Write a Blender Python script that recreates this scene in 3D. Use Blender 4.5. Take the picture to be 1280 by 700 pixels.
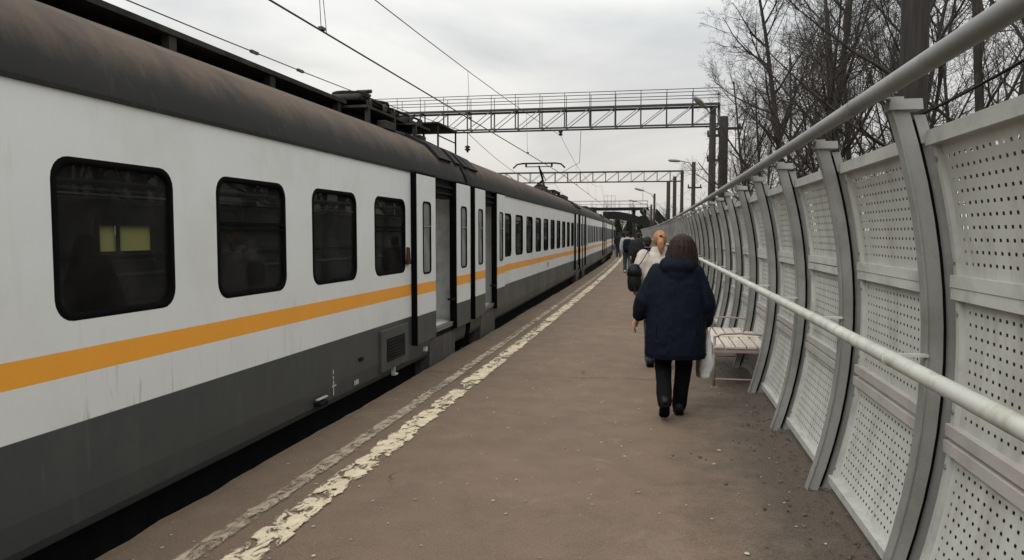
import bpy, bmesh, math, random
from mathutils import Vector, Matrix, noise as mnoise
R = math.radians
random.seed(7)
scene = bpy.context.scene
for o in list(bpy.data.objects): bpy.data.objects.remove(o)
C = scene.collection

# ------------------------------------------------------------------ camera, sky, sun, exposure
cam = bpy.data.cameras.new('camera'); cam_o = bpy.data.objects.new('camera', cam); C.objects.link(cam_o)
cam.sensor_width = 36; cam.lens = 930 / 1280 * 36; cam.clip_start = 0.05; cam.clip_end = 5000
cam_o.location = (0, 0, 1.62); cam_o.rotation_euler = (R(90 - 3.569), 0, R(11.996))
scene.camera = cam_o
SUN_EL, SUN_AZ = 46, 212          # azimuth clockwise from +Y (behind and to the left of the fence)
w = bpy.data.worlds.new('World'); scene.world = w; w.use_nodes = True
nt = w.node_tree; nt.nodes.clear(); N = nt.nodes.new; L = nt.links.new
out = N('ShaderNodeOutputWorld'); bg = N('ShaderNodeBackground'); bg.inputs[1].default_value = 0.1
sky = N('ShaderNodeTexSky'); sky.sky_type = 'NISHITA'; sky.sun_disc = False
sky.sun_elevation = R(SUN_EL); sky.sun_rotation = R(SUN_AZ)
tc = N('ShaderNodeTexCoord'); sep = N('ShaderNodeSeparateXYZ'); L(tc.outputs['Generated'], sep.inputs[0])
add = N('ShaderNodeMath'); add.operation = 'ADD'; add.inputs[1].default_value = 0.25; L(sep.outputs[2], add.inputs[0])
mx = N('ShaderNodeMath'); mx.operation = 'MAXIMUM'; mx.inputs[1].default_value = 0.08; L(add.outputs[0], mx.inputs[0])
dv = N('ShaderNodeVectorMath'); dv.operation = 'DIVIDE'; L(tc.outputs['Generated'], dv.inputs[0])
cx = N('ShaderNodeCombineXYZ')
for k in range(3): L(mx.outputs[0], cx.inputs[k])
L(cx.outputs[0], dv.inputs[1])
nz = N('ShaderNodeTexNoise'); nz.inputs['Scale'].default_value = 1.15; nz.inputs['Detail'].default_value = 6
nz.inputs['Roughness'].default_value = 0.5; nz.inputs['Distortion'].default_value = 0.4; L(dv.outputs[0], nz.inputs['Vector'])
cr = N('ShaderNodeValToRGB'); e = cr.color_ramp.elements
e[0].position = 0.40; e[0].color = (3.45, 3.52, 3.52, 1); e[1].position = 0.59; e[1].color = (4.95, 4.92, 4.68, 1)
L(nz.outputs['Fac'], cr.inputs[0])
hz = N('ShaderNodeMapRange'); hz.inputs[1].default_value = 0.0; hz.inputs[2].default_value = 0.26
hz.inputs[3].default_value = 0.75; hz.inputs[4].default_value = 0.0; L(sep.outputs[2], hz.inputs[0])
mh = N('ShaderNodeMixRGB'); mh.inputs[2].default_value = (5.95, 5.5, 5.05, 1); L(hz.outputs[0], mh.inputs[0]); L(cr.outputs[0], mh.inputs[1])
ms = N('ShaderNodeMixRGB'); ms.inputs[0].default_value = 0.95; L(sky.outputs[0], ms.inputs[1]); L(mh.outputs[0], ms.inputs[2])
ov = N('ShaderNodeMapRange'); ov.inputs[1].default_value = 0.0; ov.inputs[2].default_value = 1.0; ov.inputs[3].default_value = 0.80; ov.inputs[4].default_value = 2.75
L(sep.outputs[2], ov.inputs[0])      # overcast luminance: an even cloud deck is brightest overhead
mo = N('ShaderNodeVectorMath'); mo.operation = 'SCALE'; L(ms.outputs[0], mo.inputs[0]); L(ov.outputs[0], mo.inputs[3])
L(mo.outputs[0], bg.inputs[0]); L(bg.outputs[0], out.inputs[0])
sl = bpy.data.lights.new('sun', 'SUN'); sl.energy = 1.5; sl.angle = R(45); sl.color = (1, 0.965, 0.92)
so = bpy.data.objects.new('sun', sl); C.objects.link(so); so.location = (0, -5, 30)
so.rotation_euler = (R(90 - SUN_EL), 0, R(180 - SUN_AZ) + math.pi * 0)
vs = scene.view_settings; vs.view_transform = 'Standard'; vs.look = 'None'; vs.exposure = 0.60; vs.gamma = 1
try: vs.use_curve_mapping = False
except Exception: pass
scene.render.resolution_x = 1024; scene.render.resolution_y = 560

# ------------------------------------------------------------------ helpers
class MB:
    def __init__(s): s.v = []; s.f = []; s.sm = []
    def add(s, vs_, fs, smooth=False):
        n = len(s.v); s.v += [tuple(p) for p in vs_]
        for f in fs: s.f.append([i + n for i in f]); s.sm.append(smooth)
        return s
    def box(s, x0, x1, y0, y1, z0, z1):
        p = [(x, y, z) for z in (z0, z1) for y in (y0, y1) for x in (x0, x1)]
        return s.add(p, [(0, 2, 3, 1), (4, 5, 7, 6), (0, 1, 5, 4), (2, 6, 7, 3), (0, 4, 6, 2), (1, 3, 7, 5)])
    def bar(s, a, b, wx, wz, up=(0, 0, 1)):
        a = Vector(a); b = Vector(b); d = (b - a).normalized(); up = Vector(up)
        if abs(d.dot(up)) > .98: up = Vector((1, 0, 0))
        sd = d.cross(up).normalized() * wx / 2; u = sd.cross(d).normalized() * wz / 2
        p = [q + i * sd + j * u for q in (a, b) for i, j in ((-1, -1), (1, -1), (1, 1), (-1, 1))]
        return s.add(p, [(0, 1, 2, 3), (7, 6, 5, 4), (0, 4, 5, 1), (1, 5, 6, 2), (2, 6, 7, 3), (3, 7, 4, 0)])
    def tube(s, pts, rad, n=8, cap=True, smooth=True, flat=1.0):
        pts = [Vector(p) for p in pts]
        if not isinstance(rad, (list, tuple)): rad = [rad] * len(pts)
        vs_ = []; ref = None
        for i, p in enumerate(pts):
            d = (pts[min(i + 1, len(pts) - 1)] - pts[max(i - 1, 0)]).normalized()
            if ref is None: ref = Vector((0, 0, 1)) if abs(d.z) < .9 else Vector((1, 0, 0))
            a = d.cross(ref)
            if a.length < 1e-4: a = d.cross(Vector((0, 1, 0)))
            a.normalize(); b = a.cross(d).normalized(); ref = b
            for k in range(n):
                t = 2 * math.pi * k / n
                vs_.append(p + rad[i] * (math.cos(t) * a + flat * math.sin(t) * b))
        fs = []
        for i in range(len(pts) - 1):
            for k in range(n):
                q = (k + 1) % n
                fs.append((i * n + k, i * n + q, (i + 1) * n + q, (i + 1) * n + k))
        s.add(vs_, fs, smooth)
        if cap:
            m = len(s.v) - len(vs_)
            s.f.append([m + k for k in range(n)][::-1]); s.sm.append(False)
            s.f.append([m + (len(pts) - 1) * n + k for k in range(n)]); s.sm.append(False)
        return s
    def ell(s, c, r, rot=None, nu=14, nv=9):
        vs_ = []; c = Vector(c)
        for j in range(nv + 1):
            th = math.pi * j / nv
            for i in range(nu):
                ph = 2 * math.pi * i / nu
                p = Vector((r[0] * math.sin(th) * math.cos(ph), r[1] * math.sin(th) * math.sin(ph), r[2] * math.cos(th)))
                if rot: p = rot @ p
                vs_.append(c + p)
        fs = [(j * nu + i, (j + 1) * nu + i, (j + 1) * nu + (i + 1) % nu, j * nu + (i + 1) % nu) for j in range(nv) for i in range(nu)]
        return s.add(vs_, fs, True)
    def loft(s, rings, cap=True, smooth=True, closed=True):
        n = len(rings[0]); vs_ = [p for r in rings for p in r]; fs = []
        for j in range(len(rings) - 1):
            for i in range(n if closed else n - 1):
                q = (i + 1) % n
                fs.append((j * n + i, j * n + q, (j + 1) * n + q, (j + 1) * n + i))
        s.add(vs_, fs, smooth)
        if cap:
            m = len(s.v) - len(vs_)
            s.f.append([m + k for k in range(n)][::-1]); s.sm.append(False)
            s.f.append([m + (len(rings) - 1) * n + k for k in range(n)]); s.sm.append(False)
        return s
    def mesh(s, name, fix=True):
        me = bpy.data.meshes.new(name); me.from_pydata(s.v, [], s.f); me.update()
        if fix:
            bm = bmesh.new(); bm.from_mesh(me); bmesh.ops.recalc_face_normals(bm, faces=bm.faces); bm.to_mesh(me); bm.free()
        me.polygons.foreach_set('use_smooth', s.sm); me.update()
        return me
    def build(s, name, mat=None, parent=None, bevel=0, fix=True):
        return link(name, s.mesh(name, fix), mat, parent, bevel)
def link(name, me, mat=None, parent=None, bevel=0, loc=None, rz=None):
    o = bpy.data.objects.new(name, me); C.objects.link(o)
    if mat is not None and me is not None and not me.materials: me.materials.append(mat)
    if parent is not None: o.parent = parent
    if bevel:
        m = o.modifiers.new('bevel', 'BEVEL'); m.width = bevel; m.segments = 2; m.limit_method = 'ANGLE'; m.angle_limit = R(40)
        m.harden_normals = False
    if loc is not None: o.location = loc
    if rz is not None: o.rotation_euler[2] = rz
    return o
def tag(o, label=None, cat=None, group=None, kind=None):
    if label: o['label'] = label
    if cat: o['category'] = cat
    if group: o['group'] = group
    if kind: o['kind'] = kind
    return o
def empty(name, loc=(0, 0, 0), rz=0):
    o = bpy.data.objects.new(name, None); C.objects.link(o); o.location = loc; o.rotation_euler[2] = rz; o.empty_display_size = .1
    return o
def bx(name, dims, mat, parent, bevel=0):
    return MB().box(*dims).build(name, mat, parent, bevel)
def rrect(w_, h_, r, n=5):
    p = []
    for cx_, cy_, a0 in ((w_ / 2 - r, h_ / 2 - r, 0), (-w_ / 2 + r, h_ / 2 - r, 90), (-w_ / 2 + r, -h_ / 2 + r, 180), (w_ / 2 - r, -h_ / 2 + r, 270)):
        for k in range(n + 1):
            a = R(a0 + 90 * k / n); p.append((cx_ + r * math.cos(a), cy_ + r * math.sin(a)))
    return p

# curve of the line: lateral shift towards the left grows with distance
def cv(y): return .0052 * y + .00033 * max(y, 0) ** 2
def cvd(y): return .0052 + .00066 * max(y, 0)

# ------------------------------------------------------------------ materials
def mat(name, col, rough=.7, var=.25, scale=6, bump=0, bscale=40, metal=0, col2=None, cmix=(.4, .65), spec=.3, dirt=None, dscale=3, dr=(.5, .7), coat=0, stretch=None, world=False):
    m = bpy.data.materials.new(name); m.use_nodes = True; t = m.node_tree; n = t.nodes; b = n['Principled BSDF']
    b.inputs['Roughness'].default_value = rough; b.inputs['Metallic'].default_value = metal
    b.inputs['Specular IOR Level'].default_value = spec
    if coat: b.inputs['Coat Weight'].default_value = coat; b.inputs['Coat Roughness'].default_value = .15
    co = n.new('ShaderNodeNewGeometry' if world else 'ShaderNodeTexCoord'); vec = co.outputs['Position' if world else 'Object']
    if stretch:
        mp = n.new('ShaderNodeMapping'); mp.inputs['Scale'].default_value = stretch; t.links.new(vec, mp.inputs[0]); vec = mp.outputs[0]
    nz_ = n.new('ShaderNodeTexNoise'); nz_.inputs['Scale'].default_value = scale; nz_.inputs['Detail'].default_value = 6; t.links.new(vec, nz_.inputs['Vector'])
    rp = n.new('ShaderNodeValToRGB'); el = rp.color_ramp.elements
    c2 = col2 or tuple(c * (1 - var) for c in col)
    el[0].position, el[1].position = cmix; el[0].color = (*c2, 1); el[1].color = (*col, 1)
    t.links.new(nz_.outputs['Fac'], rp.inputs[0]); last = rp.outputs[0]
    if dirt:
        n2 = n.new('ShaderNodeTexNoise'); n2.inputs['Scale'].default_value = dscale; n2.inputs['Detail'].default_value = 8; n2.inputs['Roughness'].default_value = .65
        t.links.new(vec, n2.inputs['Vector'])
        mr = n.new('ShaderNodeMapRange'); mr.inputs[1].default_value, mr.inputs[2].default_value = dr; t.links.new(n2.outputs['Fac'], mr.inputs[0])
        mm = n.new('ShaderNodeMixRGB'); mm.inputs[2].default_value = (*dirt, 1); t.links.new(mr.outputs[0], mm.inputs[0]); t.links.new(last, mm.inputs[1]); last = mm.outputs[0]
    t.links.new(last, b.inputs['Base Color'])
    if bump:
        n3 = n.new('ShaderNodeTexNoise'); n3.inputs['Scale'].default_value = bscale; n3.inputs['Detail'].default_value = 5; t.links.new(vec, n3.inputs['Vector'])
        bp = n.new('ShaderNodeBump'); bp.inputs['Strength'].default_value = bump; bp.inputs['Distance'].default_value = .02
        t.links.new(n3.outputs['Fac'], bp.inputs['Height']); t.links.new(bp.outputs[0], b.inputs['Normal'])
    return m
class G:   # tiny node graph helper
    def __init__(s, m):
        m.use_nodes = True; s.t = m.node_tree; s.b = s.t.nodes['Principled BSDF']; s.co = s.n('ShaderNodeTexCoord')
    def n(s, k, **kw):
        x = s.t.nodes.new(k)
        for a, v in kw.items():
            if hasattr(x, a): setattr(x, a, v)
            else: x.inputs[a.replace('_', ' ')].default_value = v
        return x
    def l(s, a, b): s.t.links.new(a, b)
    def noise(s, vec, scale, detail=6, rough=.55, dist=0):
        x = s.n('ShaderNodeTexNoise'); x.inputs['Scale'].default_value = scale; x.inputs['Detail'].default_value = detail
        x.inputs['Roughness'].default_value = rough; x.inputs['Distortion'].default_value = dist; s.l(vec, x.inputs['Vector']); return x.outputs['Fac']
    def map(s, vec, sc, loc=(0, 0, 0)):
        x = s.n('ShaderNodeMapping'); x.inputs['Scale'].default_value = sc; x.inputs['Location'].default_value = loc; s.l(vec, x.inputs[0]); return x.outputs[0]
    def rng(s, f, a, b, c=0, d=1):
        x = s.n('ShaderNodeMapRange'); 
        for i, v in enumerate((a, b, c, d)): x.inputs[i + 1].default_value = v
        s.l(f, x.inputs[0]); return x.outputs[0]
    def mth(s, op, a, b):
        x = s.n('ShaderNodeMath'); x.operation = op
        for i, v in enumerate((a, b)):
            if isinstance(v, (int, float)): x.inputs[i].default_value = v
            else: s.l(v, x.inputs[i])
        return x.outputs[0]
    def mix(s, f, a, b):
        x = s.n('ShaderNodeMixRGB')
        for i, v in enumerate((f, a, b)):
            if isinstance(v, (int, float)): x.inputs[i].default_value = v
            elif isinstance(v, tuple): x.inputs[i].default_value = (*v, 1)
            else: s.l(v, x.inputs[i])
        return x.outputs[0]
    def bump(s, h, st=.3, dist=.02, chain=None):
        x = s.n('ShaderNodeBump'); x.inputs['Strength'].default_value = st; x.inputs['Distance'].default_value = dist; s.l(h, x.inputs['Height'])
        if chain: s.l(chain, x.inputs['Normal'])
        return x.outputs[0]

# train side: white body, amber stripe, grey skirt, dirt runs
def livery():
    m = bpy.data.materials.new('train_livery'); g = G(m); ob = g.co.outputs['Object']
    sp = g.n('ShaderNodeSeparateXYZ'); g.l(ob, sp.inputs[0]); z = sp.outputs[2]
    def band(a, b):
        return g.mth('MULTIPLY', g.rng(z, a - .0015, a + .0015), g.rng(z, b + .0015, b - .0015))
    streak = g.noise(g.map(ob, (6, 6, .55)), 2.2, 7, .65)
    patch = g.noise(ob, .9, 5, .6)
    st = g.mth('MULTIPLY', g.rng(streak, .58, .78), g.rng(patch, .42, .62))
    lowd = g.rng(g.noise(g.map(ob, (1, 1, .8), (3, 5, 1)), 1.3, 8, .7), .5, .75)
    white = g.mix(g.mth('MULTIPLY', st, .45), (.665, .68, .675), (.33, .29, .21))
    white = g.mix(g.mth('MULTIPLY', lowd, .32), white, (.42, .41, .37))
    # brown runs under a window corner
    run = g.mth('MULTIPLY', g.rng(g.noise(g.map(ob, (9, 9, 1.0), (1, 3.1, 0)), 1.5, 4, .6, 1.0), .60, .70), g.rng(z, 1.2, .6))
    white = g.mix(g.mth('MULTIPLY', run, g.rng(patch, .5, .6)), white, (.30, .25, .16))
    amber = g.mix(g.mth('MULTIPLY', lowd, .35), (.80, .345, .038), (.55, .27, .06))
    grey = g.mix(lowd, (.050, .056, .057), (.072, .075, .072))
    grey = g.mix(g.mth('MULTIPLY', st, .5), grey, (.13, .12, .10))
    c = g.mix(band(.915, 1.042), white, amber); c = g.mix(g.rng(z, .6735, .6705), c, grey)
    g.l(c, g.b.inputs['Base Color'])
    g.l(g.rng(patch, .3, .7, .32, .5), g.b.inputs['Roughness'])
    h = g.noise(g.map(ob, (.3, 1.1, 1.1)), 1.6, 2, .4)
    g.l(g.bump(h, .4, .035), g.b.inputs['Normal'])
    g.b.inputs['Specular IOR Level'].default_value = .4
    return m
def roofmat():
    m = bpy.data.materials.new('train_roof_paint'); g = G(m); ob = g.co.outputs['Object']
    sp = g.n('ShaderNodeSeparateXYZ'); g.l(ob, sp.inputs[0]); z = sp.outputs[2]
    n1 = g.noise(g.map(ob, (1, 1.3, .5)), 2.4, 8, .68); n2 = g.noise(ob, .7, 5, .6)
    base = g.mix(g.rng(n2, .35, .65), (.019, .0195, .0195), (.026, .0255, .025))
    rust = g.mth('MULTIPLY', g.rng(g.mth('ADD', z, g.mth('MULTIPLY', n1, .35)), 2.66, 2.88), g.rng(n1, .30, .62, .45, 1))
    c = g.mix(rust, base, (.098, .073, .055)); c = g.mix(g.mth('MULTIPLY', g.rng(g.noise(g.map(ob, (5, 5, .6)), 2.2, 6, .7), .58, .74), .5), c, (.085, .072, .058))
    g.l(c, g.b.inputs['Base Color']); g.b.inputs['Roughness'].default_value = .75; g.b.inputs['Specular IOR Level'].default_value = .12
    g.l(g.bump(n1, .15, .02), g.b.inputs['Normal']); return m
def asphalt():
    m = bpy.data.materials.new('platform_asphalt'); g = G(m); ob = g.co.outputs['Object']
    big = g.noise(ob, .55, 6, .6); mid = g.noise(ob, 3.2, 7, .65); fine = g.noise(ob, 90, 4, .6)
    c = g.mix(g.rng(big, .32, .68), (.130, .091, .064), (.170, .119, .083))
    c = g.mix(g.mth('MULTIPLY', g.rng(mid, .42, .70), .55), c, (.108, .080, .060))
    pat = g.noise(ob, 1.5, 8, .7, 1.2)
    c = g.mix(g.mth('MULTIPLY', g.rng(pat, .54, .62), .38), c, (.088, .066, .050))
    c = g.mix(g.mth('MULTIPLY', g.rng(pat, .42, .33), .45), c, (.215, .165, .125))
    grain = g.noise(ob, 210, 3, .7)
    c = g.mix(g.mth('MULTIPLY', g.rng(grain, .50, .64), .6), c, (.070, .054, .042))
    c = g.mix(g.mth('MULTIPLY', g.rng(fine, .46, .62), .40), c, (.225, .172, .13))
    # pale worn speckle
    v = g.n('ShaderNodeTexVoronoi'); v.inputs['Scale'].default_value = 19; g.l(ob, v.inputs['Vector'])
    spk = g.mth('MULTIPLY', g.rng(v.outputs['Distance'], .12, .06), g.rng(g.noise(ob, 4.1, 4, .6), .58, .66))
    c = g.mix(g.mth('MULTIPLY', spk, .65), c, (.42, .38, .32))
    # cracks
    vc = g.n('ShaderNodeTexVoronoi'); vc.feature = 'DISTANCE_TO_EDGE'; vc.inputs['Scale'].default_value = .42
    wob = g.n('ShaderNodeMixRGB'); wob.blend_type = 'ADD'; wob.inputs[0].default_value = .35
    nn = g.n('ShaderNodeTexNoise'); nn.inputs['Scale'].default_value = 2.2; nn.inputs['Detail'].default_value = 8; g.l(ob, nn.inputs['Vector'])
    g.l(ob, wob.inputs[1]); g.l(nn.outputs['Color'], wob.inputs[2]); g.l(wob.outputs[0], vc.inputs['Vector'])
    ck = g.mth('MULTIPLY', g.rng(vc.outputs['Distance'], .0055, .0012), g.rng(g.noise(ob, .8, 3), .58, .64))
    c = g.mix(g.mth('MULTIPLY', ck, .5), c, (.035, .028, .023))
    # transverse joints between the paved bays
    sj = g.n('ShaderNodeSeparateXYZ'); g.l(ob, sj.inputs[0])
    yj = g.mth('ADD', sj.outputs[1], g.mth('MULTIPLY', g.mth('SUBTRACT', g.noise(ob, 1.4, 7, .65), .5), .55))
    jj = g.mth('ABSOLUTE', g.mth('SUBTRACT', g.mth('PINGPONG', g.mth('ADD', yj, .7), 4.5), 0.02), 0)
    joint = g.mth('MULTIPLY', g.rng(jj, .016, .004), g.rng(g.noise(ob, 1.9, 4), .42, .55))
    c = g.mix(g.mth('MULTIPLY', joint, .6), c, (.04, .03, .024)); ck = g.mth('MAXIMUM', ck, joint)
    # soil and moss washed up along the foot of the fence
    sp = g.n('ShaderNodeSeparateXYZ'); g.l(ob, sp.inputs[0])
    dx = g.mth('ADD', sp.outputs[0], g.mth('MULTIPLY', sp.outputs[1], .030))
    dx = g.mth('ADD', dx, g.mth('MULTIPLY', g.mth('SUBTRACT', mid, .5), 1.1)); dx = g.mth('ADD', dx, g.mth('MULTIPLY', g.mth('SUBTRACT', big, .5), .9))
    soil = g.rng(dx, .18, .84)
    c = g.mix(g.mth('MULTIPLY', soil, .85), c, g.mix(g.rng(fine, .4, .6), (.045, .038, .03), (.085, .07, .055)))
    g.l(c, g.b.inputs['Base Color']); g.l(g.rng(mid, .3, .7, .72, .95), g.b.inputs['Roughness'])
    g.b.inputs['Specular IOR Level'].default_value = .25
    h = g.mth('ADD', g.mth('MULTIPLY', fine, .35), mid); h = g.mth('SUBTRACT', h, g.mth('MULTIPLY', ck, .8))
    g.l(g.bump(grain, .25, .004, g.bump(h, .45, .014)), g.b.inputs['Normal']); return m
def linepaint(name, col, lo, hi, sc):
    m = bpy.data.materials.new(name); g = G(m); ob = g.co.outputs['Object']
    g.b.inputs['Roughness'].default_value = .8; g.b.inputs['Specular IOR Level'].default_value = .25
    n1 = g.noise(g.map(ob, (1.0, .55, 1)), sc, 9, .72, .8); n0 = g.noise(ob, 1.1, 3)
    k = g.mth('ADD', n1, g.mth('MULTIPLY', g.mth('SUBTRACT', n0, .5), .3))
    at = g.n('ShaderNodeAttribute'); at.attribute_name = 'across'
    edge = g.rng(at.outputs['Fac'], .66, 1.0, 0, .17)
    k = g.mth('SUBTRACT', k, edge)
    fac = g.rng(k, lo, hi)
    c = g.mix(g.rng(g.noise(ob, 7, 6, .7), .35, .7), tuple(a * .72 for a in col), col); g.l(c, g.b.inputs['Base Color'])
    tr = g.n('ShaderNodeBsdfTransparent'); mx_ = g.n('ShaderNodeMixShader'); o_ = g.t.nodes['Material Output']
    g.l(fac, mx_.inputs[0]); g.l(tr.outputs[0], mx_.inputs[1]); g.l(g.b.outputs[0], mx_.inputs[2]); g.l(mx_.outputs[0], o_.inputs[0])
    return m
def glassmat(name='tinted_glass', tint=(.30, .33, .33)):
    m = bpy.data.materials.new(name); g = G(m); t = g.t; t.nodes.remove(g.b)
    tr = g.n('ShaderNodeBsdfTransparent'); tr.inputs[0].default_value = (*tint, 1)
    gl = g.n('ShaderNodeBsdfGlossy'); gl.inputs['Roughness'].default_value = .015; gl.inputs[0].default_value = (.24, .255, .26, 1)
    fr = g.n('ShaderNodeFresnel'); fr.inputs[0].default_value = 1.52
    n1 = g.noise(g.co.outputs['Object'], 1.4, 2); bp = g.bump(n1, .03, .02); g.l(bp, gl.inputs['Normal'])
    mx_ = g.n('ShaderNodeMixShader'); g.l(fr.outputs[0], mx_.inputs[0]); g.l(tr.outputs[0], mx_.inputs[1]); g.l(gl.outputs[0], mx_.inputs[2])
    df = g.n('ShaderNodeBsdfDiffuse'); df.inputs[0].default_value = (.42, .41, .38, 1); m2_ = g.n('ShaderNodeMixShader')
    g.l(g.rng(g.noise(g.co.outputs['Object'], 3.0, 6, .65), .3, .75, .012, .05), m2_.inputs[0]); g.l(mx_.outputs[0], m2_.inputs[1]); g.l(df.outputs[0], m2_.inputs[2])
    g.l(m2_.outputs[0], t.nodes['Material Output'].inputs[0]); return m

M = {}
M['livery'] = livery(); M['roof'] = roofmat(); M['asphalt'] = asphalt(); M['glass'] = glassmat()
M['glass_painted_lit'] = mat('painted_lit_door_glass', (.20, .205, .20), .15, .35, 3, spec=.5); M['line'] = linepaint('cream_line_paint', (.70, .60, .43), .425, .50, 12)  # door panes: opaque grey paints in the lit wall behind them
M['line_old'] = linepaint('faded_line_paint', (.44, .37, .275), .38, .56, 13)
M['grille'] = mat('grille_frame_paint', (.075, .078, .078), .5, .2, 5)
M['rubber'] = mat('black_rubber', (.005, .005, .0055), .85, .3, 8, spec=.05)
M['black'] = mat('black_steel', (.012, .012, .0125), .7, .35, 5, .1, spec=.12)
M['dark'] = mat('dark_grime_steel', (.028, .027, .026), .75, .4, 4, .2, dirt=(.05, .042, .034), spec=.15)
M['equip'] = mat('roof_equipment_paint', (.030, .029, .028), .75, .35, 5, .15, spec=.15, dirt=(.06, .05, .04), dscale=4, dr=(.45, .75))
M['inner'] = mat('vestibule_panel', (.84, .85, .83), .4, .12, 3, dirt=(.30, .29, .27), dscale=2, dr=(.5, .8))
M['inner_dark'] = mat('saloon_panel', (.05, .055, .06), .6, .2, 3)
M['seat'] = mat('seat_vinyl', (.016, .019, .028), .45, .25, 5, .1)
M['curtain'] = mat('yellow_panel', (.62, .52, .16), .8, .25, 6)
t_ = M['curtain'].node_tree; tl = t_.nodes.new('ShaderNodeBsdfTranslucent'); tl.inputs[0].default_value = (.34, .31, .11, 1)
t_.links.new(tl.outputs[0], t_.nodes['Material Output'].inputs[0])
M['orange'] = mat('orange_grab_rail', (.62, .20, .035), .4, .2, 6)
M['white'] = mat('white_plastic', (.72, .72, .70), .45, .1, 6)
M['mark'] = mat('white_stencil_paint', (.55, .55, .53), .6, .35, 40)
M['apron'] = mat('step_apron_steel', (.12, .118, .112), .6, .4, 3, .1, dirt=(.05, .045, .04), dscale=5, dr=(.4, .7), stretch=(4, 4, .5))
M['red'] = mat('dark_red_lens', (.06, .012, .012), .25, .3, 8)
M['fence'] = mat('grey_fence_paint', (.46, .47, .44), .55, .14, 1.7, .06, 120, dirt=(.26, .25, .22), dscale=4.5, dr=(.48, .75), world=True)
M['sheet'] = mat('grey_perforated_sheet', (.485, .495, .465), .55, .14, 1.3, .05, 90, dirt=(.30, .295, .255), dscale=4.0, dr=(.47, .78), world=True, stretch=(1.6, 1.6, .5))
M['post'] = mat('grey_post_paint', (.25, .253, .24), .55, .25, 2.2, .08, 80, dirt=(.15, .145, .125), dscale=5, dr=(.48, .75), world=True)
M['primer'] = mat('pinkish_primer_rail', (.45, .412, .392), .65, .2, 4, .08, 80, dirt=(.40, .41, .39), dscale=2.2, dr=(.48, .62), world=True)
M['rail_paint'] = mat('cream_grey_rail_paint', (.50, .51, .46), .45, .15, 2.5, .05, 60, dirt=(.28, .28, .22), dscale=7, dr=(.48, .72), world=True)
M['top_rail'] = mat('grey_top_rail_paint', (.235, .24, .235), .5, .25, 3, .05, 60, dirt=(.14, .14, .13), dscale=6, dr=(.48, .72), world=True)
M['backing'] = mat('dark_mineral_backing', (.075, .075, .07), .95, .3, 12, .2)
M['pole'] = mat('weathered_pole', (.032, .028, .026), .9, .4, 6, .4, 30, stretch=(4, 4, .3))
M['concrete'] = mat('grey_concrete', (.30, .29, .27), .9, .25, 3, .25, 50, dirt=(.16, .15, .13))
M['gantry'] = mat('gantry_steel', (.036, .037, .039), .6, .3, 3)
M['galv'] = mat('galvanised_steel', (.22, .225, .225), .5, .25, 3)
M['wire'] = mat('overhead_wire_metal', (.05, .048, .046), .5, .2, 3)
M['insul'] = mat('brown_insulator', (.022, .014, .012), .5, .2, 8)
M['lamp_glass'] = mat('lamp_lens', (.55, .50, .40), .3, .1, 8)
M['bark'] = mat('grey_bark', (.042, .036, .031), .95, .4, 9, .5, 30, stretch=(3, 3, .6))
M['twig'] = mat('brown_twigs', (.050, .043, .038), .95, .3, 3)
M['slat'] = mat('worn_cream_slat', (.56, .51, .44), .7, .22, 5, .2, 40, dirt=(.34, .28, .22), dscale=7, dr=(.5, .72), stretch=(6, 1, 6))
M['bench_metal'] = mat('mauve_primer_metal', (.30, .235, .225), .6, .25, 5, dirt=(.2, .15, .13), dscale=8)
M['ground'] = mat('trackside_soil', (.085, .07, .052), .95, .45, .8, .5, 8, dirt=(.06, .065, .035), dscale=.5)
M['ballast'] = mat('dark_ballast', (.085, .078, .07), .95, .6, 22, .8, 26)
M['rail'] = mat('steel_rail', (.16, .12, .10), .4, .3, 8, metal=.6)
M['edge'] = mat('platform_edge_concrete', (.17, .15, .13), .9, .35, 3, .4, 20, dirt=(.08, .07, .06))
M['litter'] = mat('pale_grit', (.42, .38, .31), .9, .5, 3)
M['leaf'] = mat('dead_leaves', (.12, .09, .062), .9, .5, 30)

# ------------------------------------------------------------------ setting: ground, tracks, platform
g = MB(); n = 40
def gz(x, y): return -1.16 + (.0 if -16 < x < 4 else .25 * mnoise.noise(Vector((x * .05, y * .05, 0))))
xs = [-900, -400, -150, -60, -30, -16, -8, 0, 4, 7, 12, 20, 40, 90, 250, 900]; ys = [-120, -50, -20, 0, 15, 30, 50, 75, 100, 140, 200, 350, 700, 1600, 3500]
g.loft([[(x, y, gz(x, y)) for x in xs] for y in ys], cap=False, closed=False)
tag(g.build('ground', M['ground']), 'dark brown trackside soil around the station', kind='structure')
def strip(name, mat_, d0, d1, z, y0, y1, step, kind='structure', zb=None):
    b = MB(); yy = []; y = y0
    while y <= y1 + 1e-6: yy.append(y); y += step
    b.loft([[(d0 - cv(q), q, z), (d1 - cv(q), q, z)] for q in yy], cap=False, closed=False, smooth=False)
    return b.build(name, mat_)
tag(strip('track_bed', M['ballast'], -6.6, -2.2, -1.12, -20, 200, 2), 'dark stone ballast under the standing train', kind='structure')
tag(strip('track_bed', M['ballast'], -11.5, -6.7, -1.12, -20, 200, 2), 'dark stone ballast of the far track beyond the train', kind='structure')
for d, lb in ((-3.5, 'rail nearest the platform under the train'), (-5.0, 'far rail of the track under the train'), (-7.9, 'near rail of the empty far track'), (-9.4, 'outermost rail of the empty far track')):
    b = MB(); b.loft([[(d - cv(q) + a, q, z) for a, z in ((-.07, -1.11), (.07, -1.11), (.035, -.95), (-.035, -.95))] for q in range(-20, 201, 3)])
    tag(b.build('rail', M['rail']), 'steel ' + lb, kind='structure')
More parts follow.
